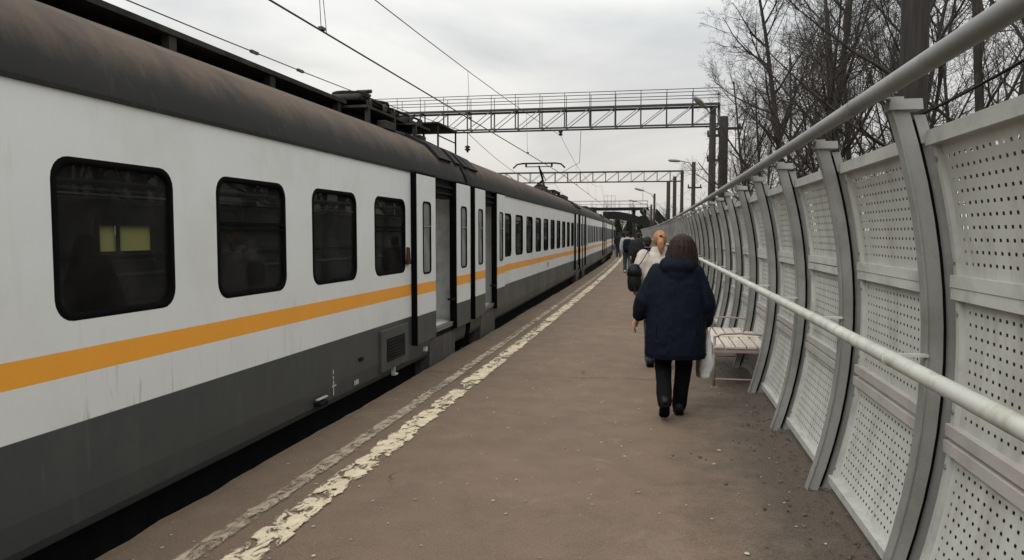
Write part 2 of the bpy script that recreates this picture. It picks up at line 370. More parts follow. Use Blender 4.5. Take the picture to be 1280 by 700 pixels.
# platform: brown asphalt deck with a crumbled edge
rows = []; y = -14.0
EDGE = -2.79
def edge_at(y):
    j = .035 * mnoise.noise(Vector((y * 1.1, 3.3, 0))) + .022 * mnoise.noise(Vector((y * 4.3, 9.1, 0)))
    j -= .05 * max(0, mnoise.noise(Vector((y * 2.1, 1.7, 5))) - .25)
    return EDGE + j - cv(y)
fr_ = [0, .02, .12, .3, .5, .7, .85, 1]
while y < 150:
    xl = edge_at(y); xr = 1.75 - .026 * (y - 3); rows.append([(xl + (xr - xl) * f, y, (-.012 if f == 0 else 0) + .006 * mnoise.noise(Vector((f * 5, y * .4, 2)))) for f in fr_])
    y += .14 if y < 30 else (.5 if y < 60 else 2)
pf = MB().loft(rows, cap=False, closed=False, smooth=False).build('platform', M['asphalt'])
tag(pf, 'worn brown asphalt railway platform', kind='structure')
b = MB()
b.loft([[(r[0][0] + .001, r[0][1], r[0][2] - .001), (r[0][0] + .015, r[0][1], -.17), (r[0][0] + .28, r[0][1], -.19), (r[0][0] + .33, r[0][1], -1.13)] for r in rows], cap=False, closed=False, smooth=False)
tag(b.build('platform_edge', M['edge']), 'crumbling dark concrete platform edge beside the train', kind='structure')
b = MB(); b.loft([[(r[-1][0], r[-1][1], 0.0), (r[-1][0] + .05, r[-1][1], -1.14)] for r in rows], cap=False, closed=False, smooth=False)
tag(b.build('platform_back_wall', M['edge']), 'concrete back face of the platform behind the fence', kind='structure')
def marking(name, mat_, d, hw, z, y0, y1, label):
    me_rows = []; ac = []; y = y0
    while y < y1:
        c = d - cv(y) + .012 * mnoise.noise(Vector((y * .9, d, 0)))
        for k in range(7):
            f = -1 + k / 3; me_rows.append((c + f * hw, y, z + .006 * mnoise.noise(Vector((((c + f * hw) - edge_at(y)) * 1.0, y * .4, 2))) * 0)); ac.append(abs(f))
        y += .14 if y < 30 else .6
    nr = len(me_rows) // 7; fs = [(j * 7 + k, j * 7 + k + 1, (j + 1) * 7 + k + 1, (j + 1) * 7 + k) for j in range(nr - 1) for k in range(6)]
    me = bpy.data.meshes.new(name); me.from_pydata(me_rows, [], fs); at = me.attributes.new('across', 'FLOAT', 'POINT'); at.data.foreach_set('value', ac); me.update()
    o = link(name, me, mat_); tag(o, label, kind='structure'); return o
marking('painted_line', M['line'], -2.045, .113, .010, -4, 110, 'wide chipped cream warning line along the platform')
marking('faded_painted_line', M['line_old'], -2.305, .068, .0105, -4, 60, 'narrow almost worn off line nearer the platform edge')
# grit and dead leaves on the asphalt (uncountable)
b = MB()
for k in range(620):
    y = random.uniform(2.2, 16); x = random.uniform(-2.6, .95) - .03 * y
    s_ = random.uniform(.004, .013) * (1.3 if random.random() < .1 else 1); a = random.uniform(0, 6.3); q = random.randint(4, 6)
    p = [(x + s_ * random.uniform(.6, 1.2) * math.cos(a + 6.283 * i / q), y + 1.3 * s_ * random.uniform(.6, 1.2) * math.sin(a + 6.283 * i / q)) for i in range(q)]
    b.add([(u, v_, .005) for u, v_ in p] + [(u * .7 + x * .3, v_ * .7 + y * .3, .005 + s_ * .16) for u, v_ in p], [tuple(range(q, 2 * q))] + [(i, (i + 1) % q, q + (i + 1) % q, q + i) for i in range(q)])
tag(b.build('grit', M['litter']), 'pale grit and crumbs scattered over the platform', 'grit', kind='stuff')
b = MB()
for k in range(110):
    y = random.uniform(2.6, 12); x = 1.0 - .03 * (y - 3) - abs(random.gauss(0, .33)); s_ = random.uniform(.006, .02); a = random.uniform(0, 6.3); q = random.randint(5, 8)
    p = [(x + s_ * random.uniform(.4, 1.2) * math.cos(a + 6.283 * i / q), y + 1.6 * s_ * random.uniform(.4, 1.2) * math.sin(a + 6.283 * i / q)) for i in range(q)]
    b.add([(u, v_, .004) for u, v_ in p] + [(u * .8 + x * .2, v_ * .8 + y * .2, .010) for u, v_ in p], [tuple(range(q, 2 * q))] + [(i, (i + 1) % q, q + (i + 1) % q, q + i) for i in range(q)])
tag(b.build('asphalt_chips', mat('broken_asphalt_chip', (.13, .105, .085), .95, .5, 9)), 'broken asphalt chips and scraps beside the fence foot', 'debris', kind='stuff')
b = MB()
for k in range(1100):
    y = random.uniform(2.0, 30) if random.random() < .5 else random.uniform(2, 11); x = 1.02 - .026 * (y - 3) - abs(random.gauss(0, .20)) + random.uniform(-.05, .2)
    s_ = random.uniform(.006, .018); a = random.uniform(0, 6.3); t_ = random.uniform(-.6, .6); z0 = .006 + abs(s_ * math.sin(t_)) + random.random() * .012
    ca, sa = math.cos(a), math.sin(a)
    p = [(ca * i * s_ - sa * j * s_ * .6, sa * i * s_ + ca * j * s_ * .6, z0 + i * s_ * math.sin(t_) + .3 * s_ * (j * j)) for i, j in ((-1, 0), (-.2, -1), (1, 0), (-.2, 1))]
    b.add([(x + u, y + v_, w_) for u, v_, w_ in p], [(0, 1, 2), (0, 2, 3)])
tag(b.build('dead_leaves', M['leaf'], fix=False), 'dead leaves and soil crumbs along the foot of the fence', 'leaves', kind='stuff')

# ------------------------------------------------------------------ train
CARL = 18.05; WZ0, WZ1, WW, WR = 1.185, 2.0, .90, .115
WIN = [2.59 + 1.327 * k for k in range(10)]
D1, D2 = (.86, 1.79), (16.31, 17.24)        # door openings
ROOF = [(0, 2.33), (-.025, 2.43), (-.11, 2.60), (-.28, 2.775), (-.56, 2.91), (-.95, 3.0), (-1.35, 3.03)]
ROOF = ROOF + [(-2.7 - x, z) for x, z in ROOF[-2::-1]]
def ring_mesh(w_, h_, r, wd, dep, name):
    # rounded frame in the y-z plane, front at x=+dep, back at x=-.03
    o_ = rrect(w_, h_, r); i_ = rrect(w_ - 2 * wd, h_ - 2 * wd, max(r - wd * .7, .02)); m_ = rrect(w_ - wd * .7, h_ - wd * .7, r * .95)
    R1 = [(0, a, c) for a, c in o_]; R2 = [(dep, a, c) for a, c in m_]; R3 = [(dep * .7, a, c) for a, c in i_]; R4 = [(-.03, a, c) for a, c in i_]
    b_ = MB().loft([R1, R2, R3, R4], cap=False); return b_.mesh(name)
def pane_mesh(w_, h_, r, x, name):
    p = [(x, a, c) for a, c in rrect(w_, h_, r)]; b_ = MB().add(p, [tuple(range(len(p)))]); return b_.mesh(name, False)
ME = {}
ME['frame'] = ring_mesh(WW, WZ1 - WZ0, WR, .036, .004, 'window'); ME['frame'].materials.append(M['rubber'])
ME['pane'] = pane_mesh(WW - .07, WZ1 - WZ0 - .07, WR - .03, -.02, 'glass_pane'); ME['pane'].materials.append(M['glass'])
ME['vent'] = MB().box(-.022, .006, -.405, .405, .085, .105).box(-.022, .004, -.405, .405, .045, .06).box(-.022, .002, -.36, .36, .215, .222).mesh('vent_bar'); ME['vent'].materials.append(M['rubber'])
ME['inset'] = MB().box(-.024, -.012, -.40, .40, .225, .236).mesh('glazing_bar'); ME['inset'].materials.append(M['dark'])
# door leaf
def leaf_mesh():
    z0, z1, y0, y1 = .34, 2.30, -.34, .34
    b_ = MB(); hy, hz0, hz1 = .13, 1.16, 1.98
    X = 0.022
    b_.box(0, X, y0, -hy, z0, z1); b_.box(0, X, hy, y1, z0, z1); b_.box(0, X, -hy, hy, z0, hz0); b_.box(0, X, -hy, hy, hz1, z1)
    return b_.mesh('door_leaf')
ME['leaf'] = leaf_mesh(); ME['leaf'].materials.append(M['livery'])
ME['leaf_win'] = ring_mesh(.30, .86, .06, .022, .010, 'leaf_window'); ME['leaf_win'].materials.append(M['rubber'])
ME['leaf_pane'] = pane_mesh(.27, .83, .05, -.006, 'leaf_pane'); ME['leaf_pane'].materials.append(M['glass_painted_lit'])
ME['leaf_seal_shade'] = MB().box(-.06, .016, -.362, -.34, .33, 2.31).box(-.06, .016, .34, .362, .33, 2.31).box(-.05, .014, -.34, .34, 2.3, 2.325).box(-.05, -.004, -.34, .34, .33, 1.1).mesh('leaf_seal_shade'); ME['leaf_seal_shade'].materials.append(M['rubber'])  # black edge seals, also standing in for the shadow beside the leaf
# side wall
def wall_mesh(sign=1, holes=True):
    x = 0 if sign > 0 else -2.7
    ins = .032
    segs = []
    ybr = sorted(set([.13, CARL - .13] + [v_ for s_ in WIN for v_ in (s_ + ins, s_ + WW - ins)] + list(D1) + list(D2)))
    zbr = [.11, .16, .30, .42, .66, WZ0 + ins, WZ1 - ins, 2.22, 2.33]
    b_ = MB()
    def inh(ya, yb, za, zb):
        yc, zc = (ya + yb) / 2, (za + zb) / 2
        if WZ0 + ins < zc < WZ1 - ins and any(s_ < yc < s_ + WW for s_ in WIN): return True
        return any(a < yc < c for a, c in (D1, D2)) and zc > .42 and sign > 0 and zc < 2.33
    off = lambda z: -.03 if z < .12 else (-.012 if z < .17 else 0)
    for ya, yb in zip(ybr, ybr[1:]):
        for za, zb in zip(zbr, zbr[1:]):
            if holes and inh(ya, yb, za, zb): continue
            b_.add([(x + sign * off(za), ya, za), (x + sign * off(za), yb, za), (x + sign * off(zb), yb, zb), (x + sign * off(zb), ya, zb)], [(0, 1, 2, 3)])
    return b_.mesh('side_wall', False)
ME['wall'] = wall_mesh(1); ME['wall'].materials.append(M['livery'])
FH = [(a, b_) for q in range(-4, 1) for a, b_ in ((13.90 + 2.654 * q, 14.115 + 2.654 * q), (14.18 + 2.654 * q, 14.645 + 2.654 * q))]
def holed(x, y0, y1, z0, z1, nm):
    b_ = MB(); ys_ = sorted([y0, y1] + [v_ for h_ in FH for v_ in h_]); zs_ = [z0, 1.44, 1.70, z1]
    for ya, yb in zip(ys_, ys_[1:]):
        for za, zb in zip(zs_, zs_[1:]):
            if za == 1.44 and any(abs(ya - h_[0]) < 1e-6 for h_ in FH): continue
            b_.add([(x, ya, za), (x, yb, za), (x, yb, zb), (x, ya, zb)], [(0, 3, 2, 1)])
    return b_.mesh(nm, False)
ME['far'] = holed(-2.7, .13, CARL - .13, .11, 2.33, 'far_side_wall'); ME['far'].materials.append(M['livery'])
ME['sal'] = holed(-2.64, 2.2, 15.85, .44, 2.5, 'saloon_wall'); ME['sal'].materials.append(M['inner_dark'])
def roof_mesh():
    b_ = MB(); ysr = [.10, .13] + [.5 + k * .5 for k in range(35)] + [CARL - .13, CARL - .10]
    rings = []
    for q in ysr:
        s_ = 1 if .1 < q < CARL - .1 else .985
        rings.append([(-1.35 + (px + 1.35) * s_, q, 2.33 + (pz - 2.33) * s_) for px, pz in ROOF])
    b_.loft(rings, cap=False, closed=False)
    # gutter lip
    b_.box(-.02, .018, .13, CARL - .13, 2.315, 2.338)
    return b_.mesh('roof')
ME['roof'] = roof_mesh(); ME['roof'].materials.append(M['roof'])
def band_mesh():
    b_ = MB()
    y0, y1 = 0, .58
    out_ = [(-1.35 + (px + 1.35) * 1.03 + .0, 2.33 + (pz - 2.33) * 1.06) for px, pz in ROOF]
    b_.loft([[(px, y0, pz) for px, pz in ROOF[2:-2]], [(px, y0 + .01, pz) for px, pz in out_[2:-2]], [(px, y1 - .01, pz) for px, pz in out_[2:-2]], [(px, y1, pz) for px, pz in ROOF[2:-2]]], cap=False, closed=False, smooth=False)
    return b_.mesh('roof_end_band')
ME['band'] = band_mesh(); ME['band'].materials.append(M['black'])
b = MB()
for q in (.115, CARL - .115): b.add([(px * .985 - .02, q, pz) for px, pz in ROOF] + [(-2.66, q, .12), (-.03, q, .12)], [tuple(range(len(ROOF) + 2))])
ME['endw'] = b.mesh('end_wall', False); ME['endw'].materials.append(M['black'])
ME['under'] = MB().box(-2.5, -.2, .4, CARL - .4, -.35, .13).mesh('underframe'); ME['under'].materials.append(M['black'])
def bogie_mesh():
    b_ = MB(); b_.box(-.38, -.28, -1.5, 1.5, -.62, -.42); b_.box(-2.42, -2.32, -1.5, 1.5, -.62, -.42); b_.box(-2.3, -.4, -.2, .2, -.6, -.4)
    for yy in (-1.0, 1.0):
        for x in (-.68, -2.15): b_.tube([(x, yy, -.55), (x + .12, yy, -.55)], .4, 20)
        b_.tube([(-2.15, yy, -.55), (-.6, yy, -.55)], .07, 8)
        b_.box(-.36, -.2, yy - .14, yy + .14, -.68, -.4)
    return b_.mesh('bogie')
ME['bogie'] = bogie_mesh(); ME['bogie'].materials.append(M['black'])
def seat_mesh():
    b_ = MB(); b_.box(-1.05, -.12, -.25, .2, .78, .86); b_.box(-1.05, -.12, .2, .29, .6, 1.44); b_.box(-1.05, -.12, .3, .39, .6, 1.44); b_.box(-1.05, -.12, .4, .85, .78, .86)
    return b_.mesh('seat')
ME['seat'] = seat_mesh(); ME['seat'].materials.append(M['seat'])
ME['bellows'] = MB()
for k in range(5): ME['bellows'].box(-2.1, -.55, -.12 + k * .05, -.09 + k * .05, .35, 2.75)
for k in range(4): ME['bellows'].box(-1.96, -.74, -.09 + k * .05, -.07 + k * .05, .39, 2.71)
ME['bellows'] = ME['bellows'].mesh('gangway_bellows'); ME['bellows'].materials.append(M['rubber'])

def vestibule(root, d):
    y0, y1 = d; a, c = y0 - .36, y1 + .36
    m = MB().box(-1.25, .012, y0 - .0, y1 + .0, .37, .42); m.build('door_sill', M['galv'], root)
    b_ = MB()
    b_.add([(-1.25, a, .42), (-1.25, c, .42), (-1.25, c, 2.26), (-1.25, a, 2.26)], [(0, 1, 2, 3)])
    b_.add([(-.05, a, .42), (-1.25, a, .42), (-1.25, a, 2.26), (-.05, a, 2.26)], [(0, 1, 2, 3)])
    b_.add([(-.05, c, .42), (-1.25, c, .42), (-1.25, c, 2.26), (-.05, c, 2.26)], [(0, 1, 2, 3)])
    b_.add([(-.02, a, 2.262), (-1.25, a, 2.262), (-1.25, c, 2.262), (-.02, c, 2.262)], [(0, 1, 2, 3)])
    b_.add([(-.05, a, .425), (-1.25, a, .425), (-1.25, c, .425), (-.05, c, .425)], [(0, 1, 2, 3)])
    b_.build('vestibule_panel', M['inner'], root, fix=False)
    jb = MB().box(-.03, .004, y0 - .05, y0 + .012, .42, 2.2).box(-.03, .004, y1 - .012, y1 + .05, .42, 2.2); jb.build('door_jamb', M['rubber'], root)
    hd = MB().box(-.12, -.02, y0, y1, 2.08, 2.32).box(-.02, .03, y0 - .05, y1 + .05, 2.215, 2.235).box(-.02, .022, y0, y1, 2.13, 2.15); hd.build('door_header', M['black'], root)
    MB().box(-.02, .032, y0 - .72, y1 + .72, 2.318, 2.345).build('door_rail_cover', M['dark'], root)
    MB().box(-.02, .02, y0 - .02, y1 + .02, .41, .428).build('step_edge', M['galv'], root)
    ap = MB().box(-.20, .0, y0 - .05, y1 + .12, -.14, .368); ap.build('step_apron', M['apron'], root, .006)
    for ry in (y1 + .20,):
        x = -.62
        r_ = MB().tube([(x, c - .075, .86), (x, c - .075, 1.42)], .021, 10).build('grab_rail', M['orange'], root)
        MB().tube([(x, c - .002, .80), (x, c - .075, .86), (x, c - .075, .94)], .026, 10).tube([(x, c - .075, 1.36), (x, c - .075, 1.44), (x, c - .002, 1.5)], .028, 10).build('rail_bracket', M['white'], r_)
    MB().box(-.03, .05, y1 - .13, y1 - .01, .72, .745).build('door_stop', M['black'], root)

def make_car(xf, y0, rz, near, label):
    root = empty('railcar', (xf, y0, 0), rz)
    tag(root, label, 'railcar', 'cars of the commuter train')
    link('side_wall', ME['wall'], None, root); link('far_side_wall', ME['far'], None, root); link('roof', ME['roof'], None, root)
    link('end_wall', ME['endw'], None, root)
    for q in (.42, CARL - 1.1): link('roof_end_band', ME['band'], None, root, loc=(0, q, 0))
    link('underframe', ME['under'], None, root)
    for q in (.108, CARL - .34): link('roof_end_trim', ME['band'], None, root, loc=(0, q, 0)).scale[1] = .40
    for q in (3.2, CARL - 3.2): link('bogie', ME['bogie'], None, root, loc=(0, q, 0))
    link('gangway_bellows', ME['bellows'], None, root, loc=(0, CARL + .05, 0))
    for k, s_ in enumerate(WIN):
        c = (0, s_ + WW / 2, (WZ0 + WZ1) / 2)
        f = link('window', ME['frame'], None, root, loc=c); link('glass_pane', ME['pane'], None, f)
        if near < 2: link('vent_bar' if k % 2 else 'glazing_bar', ME['vent'] if k % 2 else ME['inset'], None, f)
    for d in (D1, D2):
        for yc in (d[0] - .345, d[1] + .345):
            lf = link('door_leaf', ME['leaf'], None, root, loc=(.048, yc, 0))
            lw = link('leaf_window', ME['leaf_win'], None, lf, loc=(.022, 0, 1.57)); link('leaf_seal_shade', ME['leaf_seal_shade'], None, lf)
            link('leaf_pane', ME['leaf_pane'], None, lw)
            if near < 2: MB().box(.022, .03, -.13, .13, 1.70, 1.715).build('leaf_bar', M['galv'], lf)
        vestibule(root, d)
    bx('saloon_floor', (-2.66, -.03, 2.2, 15.85, .40, .44), M['inner_dark'], root)
    link('saloon_wall', ME['sal'], None, root)
    bx('saloon_ceiling', (-2.66, -.03, 2.2, 15.85, 2.36, 2.40), M['inner_dark'], root)
    for q in (2.2, 15.81): bx('saloon_partition', (-2.63, -.03, q, q + .04, .44, 2.36), M['inner_dark'], root)
    if near < 2:
        for k in range(9):
            link('seat', ME['seat'], None, root, loc=(0, WIN[k] + WW + .15, 0))
            link('seat', ME['seat'], None, root, loc=(-1.35, WIN[k] + WW + .15, 0))
        rk = MB().tube([(-.34, 2.3, 1.83), (-.34, 15.8, 1.83)], .013, 6).tube([(-.16, 2.3, 1.86), (-.16, 15.8, 1.86)], .009, 6).build('luggage_rail', M['galv'], root)
        for a, c_ in FH: MB().add([(-2.66, a - .01, 1.43), (-2.66, c_ + .01, 1.43), (-2.66, c_ + .01, 1.71), (-2.66, a - .01, 1.71)], [(0, 1, 2, 3)]).build('curtain', M['curtain'], root, fix=False)
    return root
# car placement along the curve
gaps = [-7.5]
cars = []
labels = ['nearest white and grey railcar with amber stripe, at the left edge', 'second railcar with open doors and raised pantograph', 'third railcar along the platform, beyond the raised pantograph',
          'fourth railcar far down the platform', 'farthest railcar of the train beside the footbridge']
xx, yy = -2.9, -7.515
for k, rz in enumerate((0.0, .0255, .036, .047, .062)):
    cars.append(make_car(xx, yy, rz, k, labels[k]))
    yy += (CARL + .13) * math.cos(rz); xx -= (CARL + .13) * math.sin(rz) + (.03 if k == 0 else 0)
car1, car2 = cars[0], cars[1]
# car 1 roof equipment
def roof_gear(root, y0, y1, pitch=1.5, ph=0):
    MB().box(-1.55, -.90, y0, y1, 3.16, 3.205).build('roof_tray', M['equip'], root)
    MB().box(-1.75, -1.18, y0, y1, 2.98, 3.16).build('cable_duct', M['black'], root)
    q = y0 + ph
    while q < y1:
        MB().box(-.99, -.92, q - .045, q + .045, 2.96, 3.16).build('tray_post', M['equip'], root); q += pitch
def fans(root, ya, top=3.40):
    b_ = MB().box(-2.0, -.75, ya, ya + 1.35, 3.22, top - .06); b_.build('equipment_box', M['equip'], root, .03)
    for j, q in enumerate((ya + .3, ya + .95)):
        MB().tube([(-1.0, q, top - .06), (-1.0, q, top - .01), (-1.0, q, top)], [.24, .23, .17], 16).build('fan_cowl', M['black'], root)
    MB().tube([(-.95, ya + .55, top - .06), (-.95, ya + .62, top + .06), (-.95, ya + .78, top + .05)], .022, 6).tube([(-1.05, ya + .6, top + .07), (-.85, ya + .6, top + .07)], .025, 6).build('insulator_mount', M['insul'], root)
def gear_frame(root, ya, yb, z0=2.86, z1=3.2, x=-.62):
    b_ = MB()
    MB().box(-2.0, x, ya, yb, z1 - .03, z1).build('gear_deck', M['equip'], root)
    q = ya + .05
    while q < yb:
        MB().box(x - .05, x, q, q + .05, z0, z1 - .03).build('gear_post', M['equip'], root); q += .85
    MB().box(-1.9, x - .25, ya + .1, yb - .1, 2.9, z1 - .05).build('resistor_bank', M['black'], root, .02)
roof_gear(car1, .8, 15.9, 1.5, .7 + .75)
gear_frame(car1, 15.85, 17.15, 2.84, 3.14)
fans(car1, 15.95, 3.36)
for x, q, z, r in ((-.7, 16.1, 3.14, .03), (-.66, 16.5, 3.14, .026), (-.7, 16.9, 3.14, .03), (-.6, 17.3, 3.12, .028), (-.58, 17.62, 3.12, .028)):
    MB().tube([(x, q, z), (x, q, z + .03), (x, q, z + .035), (x, q, z + .07), (x, q, z + .11)], [r, r * 1.6, r, r * 1.6, r * .7], 8).build('roof_insulator', M['insul'], car1)
MB().tube([(-.7, 15.9, 3.26), (-.7, 16.5, 3.24), (-.69, 17.0, 3.25), (-.6, 17.35, 3.22), (-.58, 17.7, 3.22), (-.62, 17.95, 2.98)], .016, 6).build('roof_cable', M['black'], car1)
MB().tube([(-.62, 15.95, 2.90), (-.6, 16.6, 2.92), (-.56, 17.2, 2.93), (-.5, 17.8, 2.9)], .03, 8).build('roof_pipe', M['equip'], car1)
MB().box(-.62, -.5, 16.15, 16.5, 2.9, 3.0).build('junction_box', M['equip'], car1, .01); MB().box(-.58, -.46, 17.3, 17.55, 2.86, 2.97).build('junction_box', M['equip'], car1, .01)
gear_frame(car1, 17.18, 17.85, 2.82, 3.12, -.5)
MB().box(-1.9, -.62, 17.2, 17.8, 3.12, 3.2).build('equipment_box', M['equip'], car1, .03)
b = MB(); b.tube([(-.9, 17.5, 3.2), (-.9, 17.5, 3.25), (-.9, 17.5, 3.27)], [.2, .19, .1], 14).build('fan_cowl', M['black'], car1)
# car 2 roof frame and pantograph gear
MB().box(-1.6, -.55, .35, 1.5, 3.30, 3.325).build('roof_frame_plate', M['black'], car2)
for x, q in ((-.57, .4), (-.57, 1.45), (-1.55, .4), (-1.55, 1.45)):
    MB().box(x - .012, x + .012, q - .012, q + .012, 2.85, 3.3).build('frame_post', M['black'], car2)
MB().box(-.58, -.565, .4, 1.45, 3.12, 3.135).build('frame_rail', M['black'], car2)
def pantograph(root, q, raised=True):
    cx_ = -1.35; z = 3.1
    b_ = MB()
    for x in (cx_ - .6, cx_ + .6): b_.box(x - .05, x + .05, q - .9, q + .9, z, z + .07)
    for yq in (q - .8, q + .8): b_.box(cx_ - .65, cx_ + .65, yq - .05, yq + .05, z, z + .07)
    base = b_.build('pantograph_base', M['black'], root)
    for x in (cx_ - .6, cx_ + .6):
        for yq in (q - .8, q + .8):
            MB().tube([(x, yq, 2.85), (x, yq, 2.92), (x, yq, 2.94), (x, yq, 3.0), (x, yq, 3.1)], [.06, .09, .06, .09, .06], 10).build('base_insulator', M['insul'], base)
    top = 4.16 if raised else 3.32
    k_ = (cx_, q + .75, z + (.52 if raised else .12))
    MB().tube([(cx_ + .25, q - .5, z + .06), k_], [.05, .04], 8).tube([(cx_ - .25, q - .5, z + .06), k_], [.05, .04], 8).build('lower_arm', M['black'], root)
    hd = (cx_, q - .25, top - .1)
    MB().tube([k_, hd], [.04, .03], 8).tube([(cx_ + .12, q + .7, k_[2]), hd], .018, 6).build('upper_arm', M['black'], root)
    h_ = MB().tube([(cx_ - .95, q - .25, top - .17), (cx_ - .8, q - .25, top - .03), (cx_ - .6, q - .25, top), (cx_ + .6, q - .25, top), (cx_ + .8, q - .25, top - .03), (cx_ + .95, q - .25, top - .17)], .028, 8)
    h_.box(cx_ - .62, cx_ + .62, q - .33, q - .17, top - .02, top + .022).box(cx_ - .5, cx_ - .44, q - .28, q - .22, top - .13, top).box(cx_ + .44, cx_ + .5, q - .28, q - .22, top - .13, top).bar((cx_ - .48, q - .25, top - .12), (cx_ + .48, q - .25, top - .12), .03, .03)
    h_.build('contact_shoe', M['black'], root)
pantograph(car2, 16.4)
for ya in (13.2, 14.4):
    MB().box(-1.9, -.8, ya, ya + 1.0, 2.95, 3.14).build('equipment_box', M['equip'], car2, .03)
    for q in (ya + .2, ya + .7): MB().tube([(-.95, q, 3.14), (-.95, q, 3.26)], [.06, .05], 8).build('base_insulator', M['insul'], car2)
MB().tube([(-.95, 13.2, 3.25), (-.95, 15.6, 3.25)], .02, 6).build('bus_bar', M['black'], car2)
for cr_ in cars[2:]:
    for ya in (1.2, 14.0): MB().box(-1.9, -.8, ya, ya + 1.8, 2.95, 3.2).build('equipment_box', M['equip'], cr_, .03)
pantograph(cars[3], 2.4, False)
# details of car 1 lower side
def y1l(y): return y + 7.48
vb = y1l(7.15)
bx('vent_grille_frame', (-.01, .026, vb, vb + .80, .19, .62), M['grille'], car1, .006)
gf = bx('vent_grille', (.0, .030, vb + .14, vb + .67, .28, .52), M['black'], car1)
for k in range(7): bx('grille_slat', (.030, .038, vb + .15, vb + .66, .292 + k * .032, .305 + k * .032), M['dark'], gf)
bx('coupling_socket', (-.01, .06, y1l(5.72), y1l(5.86), .165, .205), M['black'], car1, .008)
bx('socket_handle', (.02, .045, y1l(5.70), y1l(5.88), .225, .235), M['mark'], car1)
for z0, z1 in ((.19, .27), (.285, .32), (.335, .36), (.38, .42)): bx('stencil_mark', (.0, .0025, y1l(6.07), y1l(6.085), z0, z1), M['mark'], car1)
bx('stencil_mark', (.0, .0025, y1l(6.05), y1l(6.13), .265, .28), M['mark'], car1)
for k in range(3): bx('stencil_mark', (.0, .0025, y1l(6.52) + k * .035, y1l(6.545) + k * .035, .19, .235), M['mark'], car1)
bx('foot_bracket', (-.01, .03, y1l(7.5), y1l(7.52), .10, .19), M['mark'], car1); bx('foot_bracket', (-.01, .03, y1l(7.52), y1l(7.60), .10, .115), M['mark'], car1)
bx('door_sensor', (-.01, .02, y1l(6.63), y1l(6.70), .40, .43), M['black'], car1)
bx('end_lamp', (-.01, .03, y1l(8.55), y1l(8.60), .20, .25), M['white'], car1)
b = MB(); q = y1l(8.0)
b.add([(0, q - .05, 1.27), (0, q + .05, 1.27), (0, q + .03, 1.47), (0, q - .03, 1.47), (.03, q - .045, 1.275), (.03, q + .045, 1.275), (.022, q + .026, 1.46), (.022, q - .026, 1.46)], [(4, 5, 6, 7), (0, 1, 5, 4), (1, 2, 6, 5), (2, 3, 7, 6), (3, 0, 4, 7)])
b.build('signal_lamp', M['red'], car1)
def text(name, body, size, parent, loc, rot, m):
    cu = bpy.data.curves.new(name, 'FONT'); cu.body = body; cu.size = size; cu.extrude = .0005
    t_ = bpy.data.objects.new(name, cu); C.objects.link(t_); dg = bpy.context.evaluated_depsgraph_get(); me = bpy.data.meshes.new_from_object(t_.evaluated_get(dg))
    bpy.data.objects.remove(t_); o = link(name, me, m, parent); o.location = loc; o.rotation_euler = rot; return o
text('fleet_number', '2131', .16, car2, (.002, 8.6, .76), (R(90), 0, R(90)), M['dark'])

# ------------------------------------------------------------------ fence
FY0, FP = 3.46, 1.46
def fx(y): return .905 - .02 * (y - 3.46) - .00025 * y * abs(y)
def frz(y): return math.atan(.02 + .0005 * abs(y))
fence = empty('perforated_fence', (0, 0, 0))
tag(fence, 'long grey fence of bowed posts and perforated metal panels along the platform', 'fence')
PB = .178
def pr(z): return -.150 * (z - 1.09) ** 2     # bow of the posts: 0 at mid height
def curved_plate(b_, x0, x1, ya, yb, z0, z1, nseg=14):
    rings = []
    for k in range(nseg + 1):
        z = z0 + (z1 - z0) * k / nseg; c = PB + pr(z)
        rings.append([(c + x0, ya, z), (c + x1, ya, z), (c + x1, yb, z), (c + x0, yb, z)])
    b_.loft(rings, smooth=False); return b_
pm = MB()
curved_plate(pm, -.0, .062, -.012, .0, 0.0, 2.15)            # web plate seen from the platform
curved_plate(pm, -.007, .0, -.02, .05, 0.0, 2.15)            # flange towards the platform
post_me = pm.mesh('post'); post_me.materials.append(M['post'])
pm = MB(); curved_plate(pm, .062, .080, .004, .022, 0.02, 2.10); recess_shade_me = pm.mesh('recess_shade'); recess_shade_me.materials.append(M['rubber'])  # black strip standing in for the shade inside the post recess
pm = MB(); curved_plate(pm, .076, .122, -.004, .003, 2.0, 2.12); curved_plate(pm, .081, .15, .024, .04, 0.0, 2.05); rear_me = pm.mesh('rear_strip'); rear_me.materials.append(M['post'])
c = PB + pr(2.17)
cap_me = MB().add([(c - .012, -.03, 2.14), (c + .122, -.03, 2.14), (c + .122, .05, 2.14), (c - .012, .05, 2.14), (c - .006, -.026, 2.185), (c + .118, -.026, 2.185), (c + .118, .046, 2.185), (c - .006, .046, 2.185)],
                  [(0, 3, 2, 1), (4, 5, 6, 7), (0, 1, 5, 4), (1, 2, 6, 5), (2, 3, 7, 6), (3, 0, 4, 7)]).mesh('post_cap'); cap_me.materials.append(M['post'])
PXO = .120    # sheet offset behind the post face
PY0, PY1 = .06, FP - .045
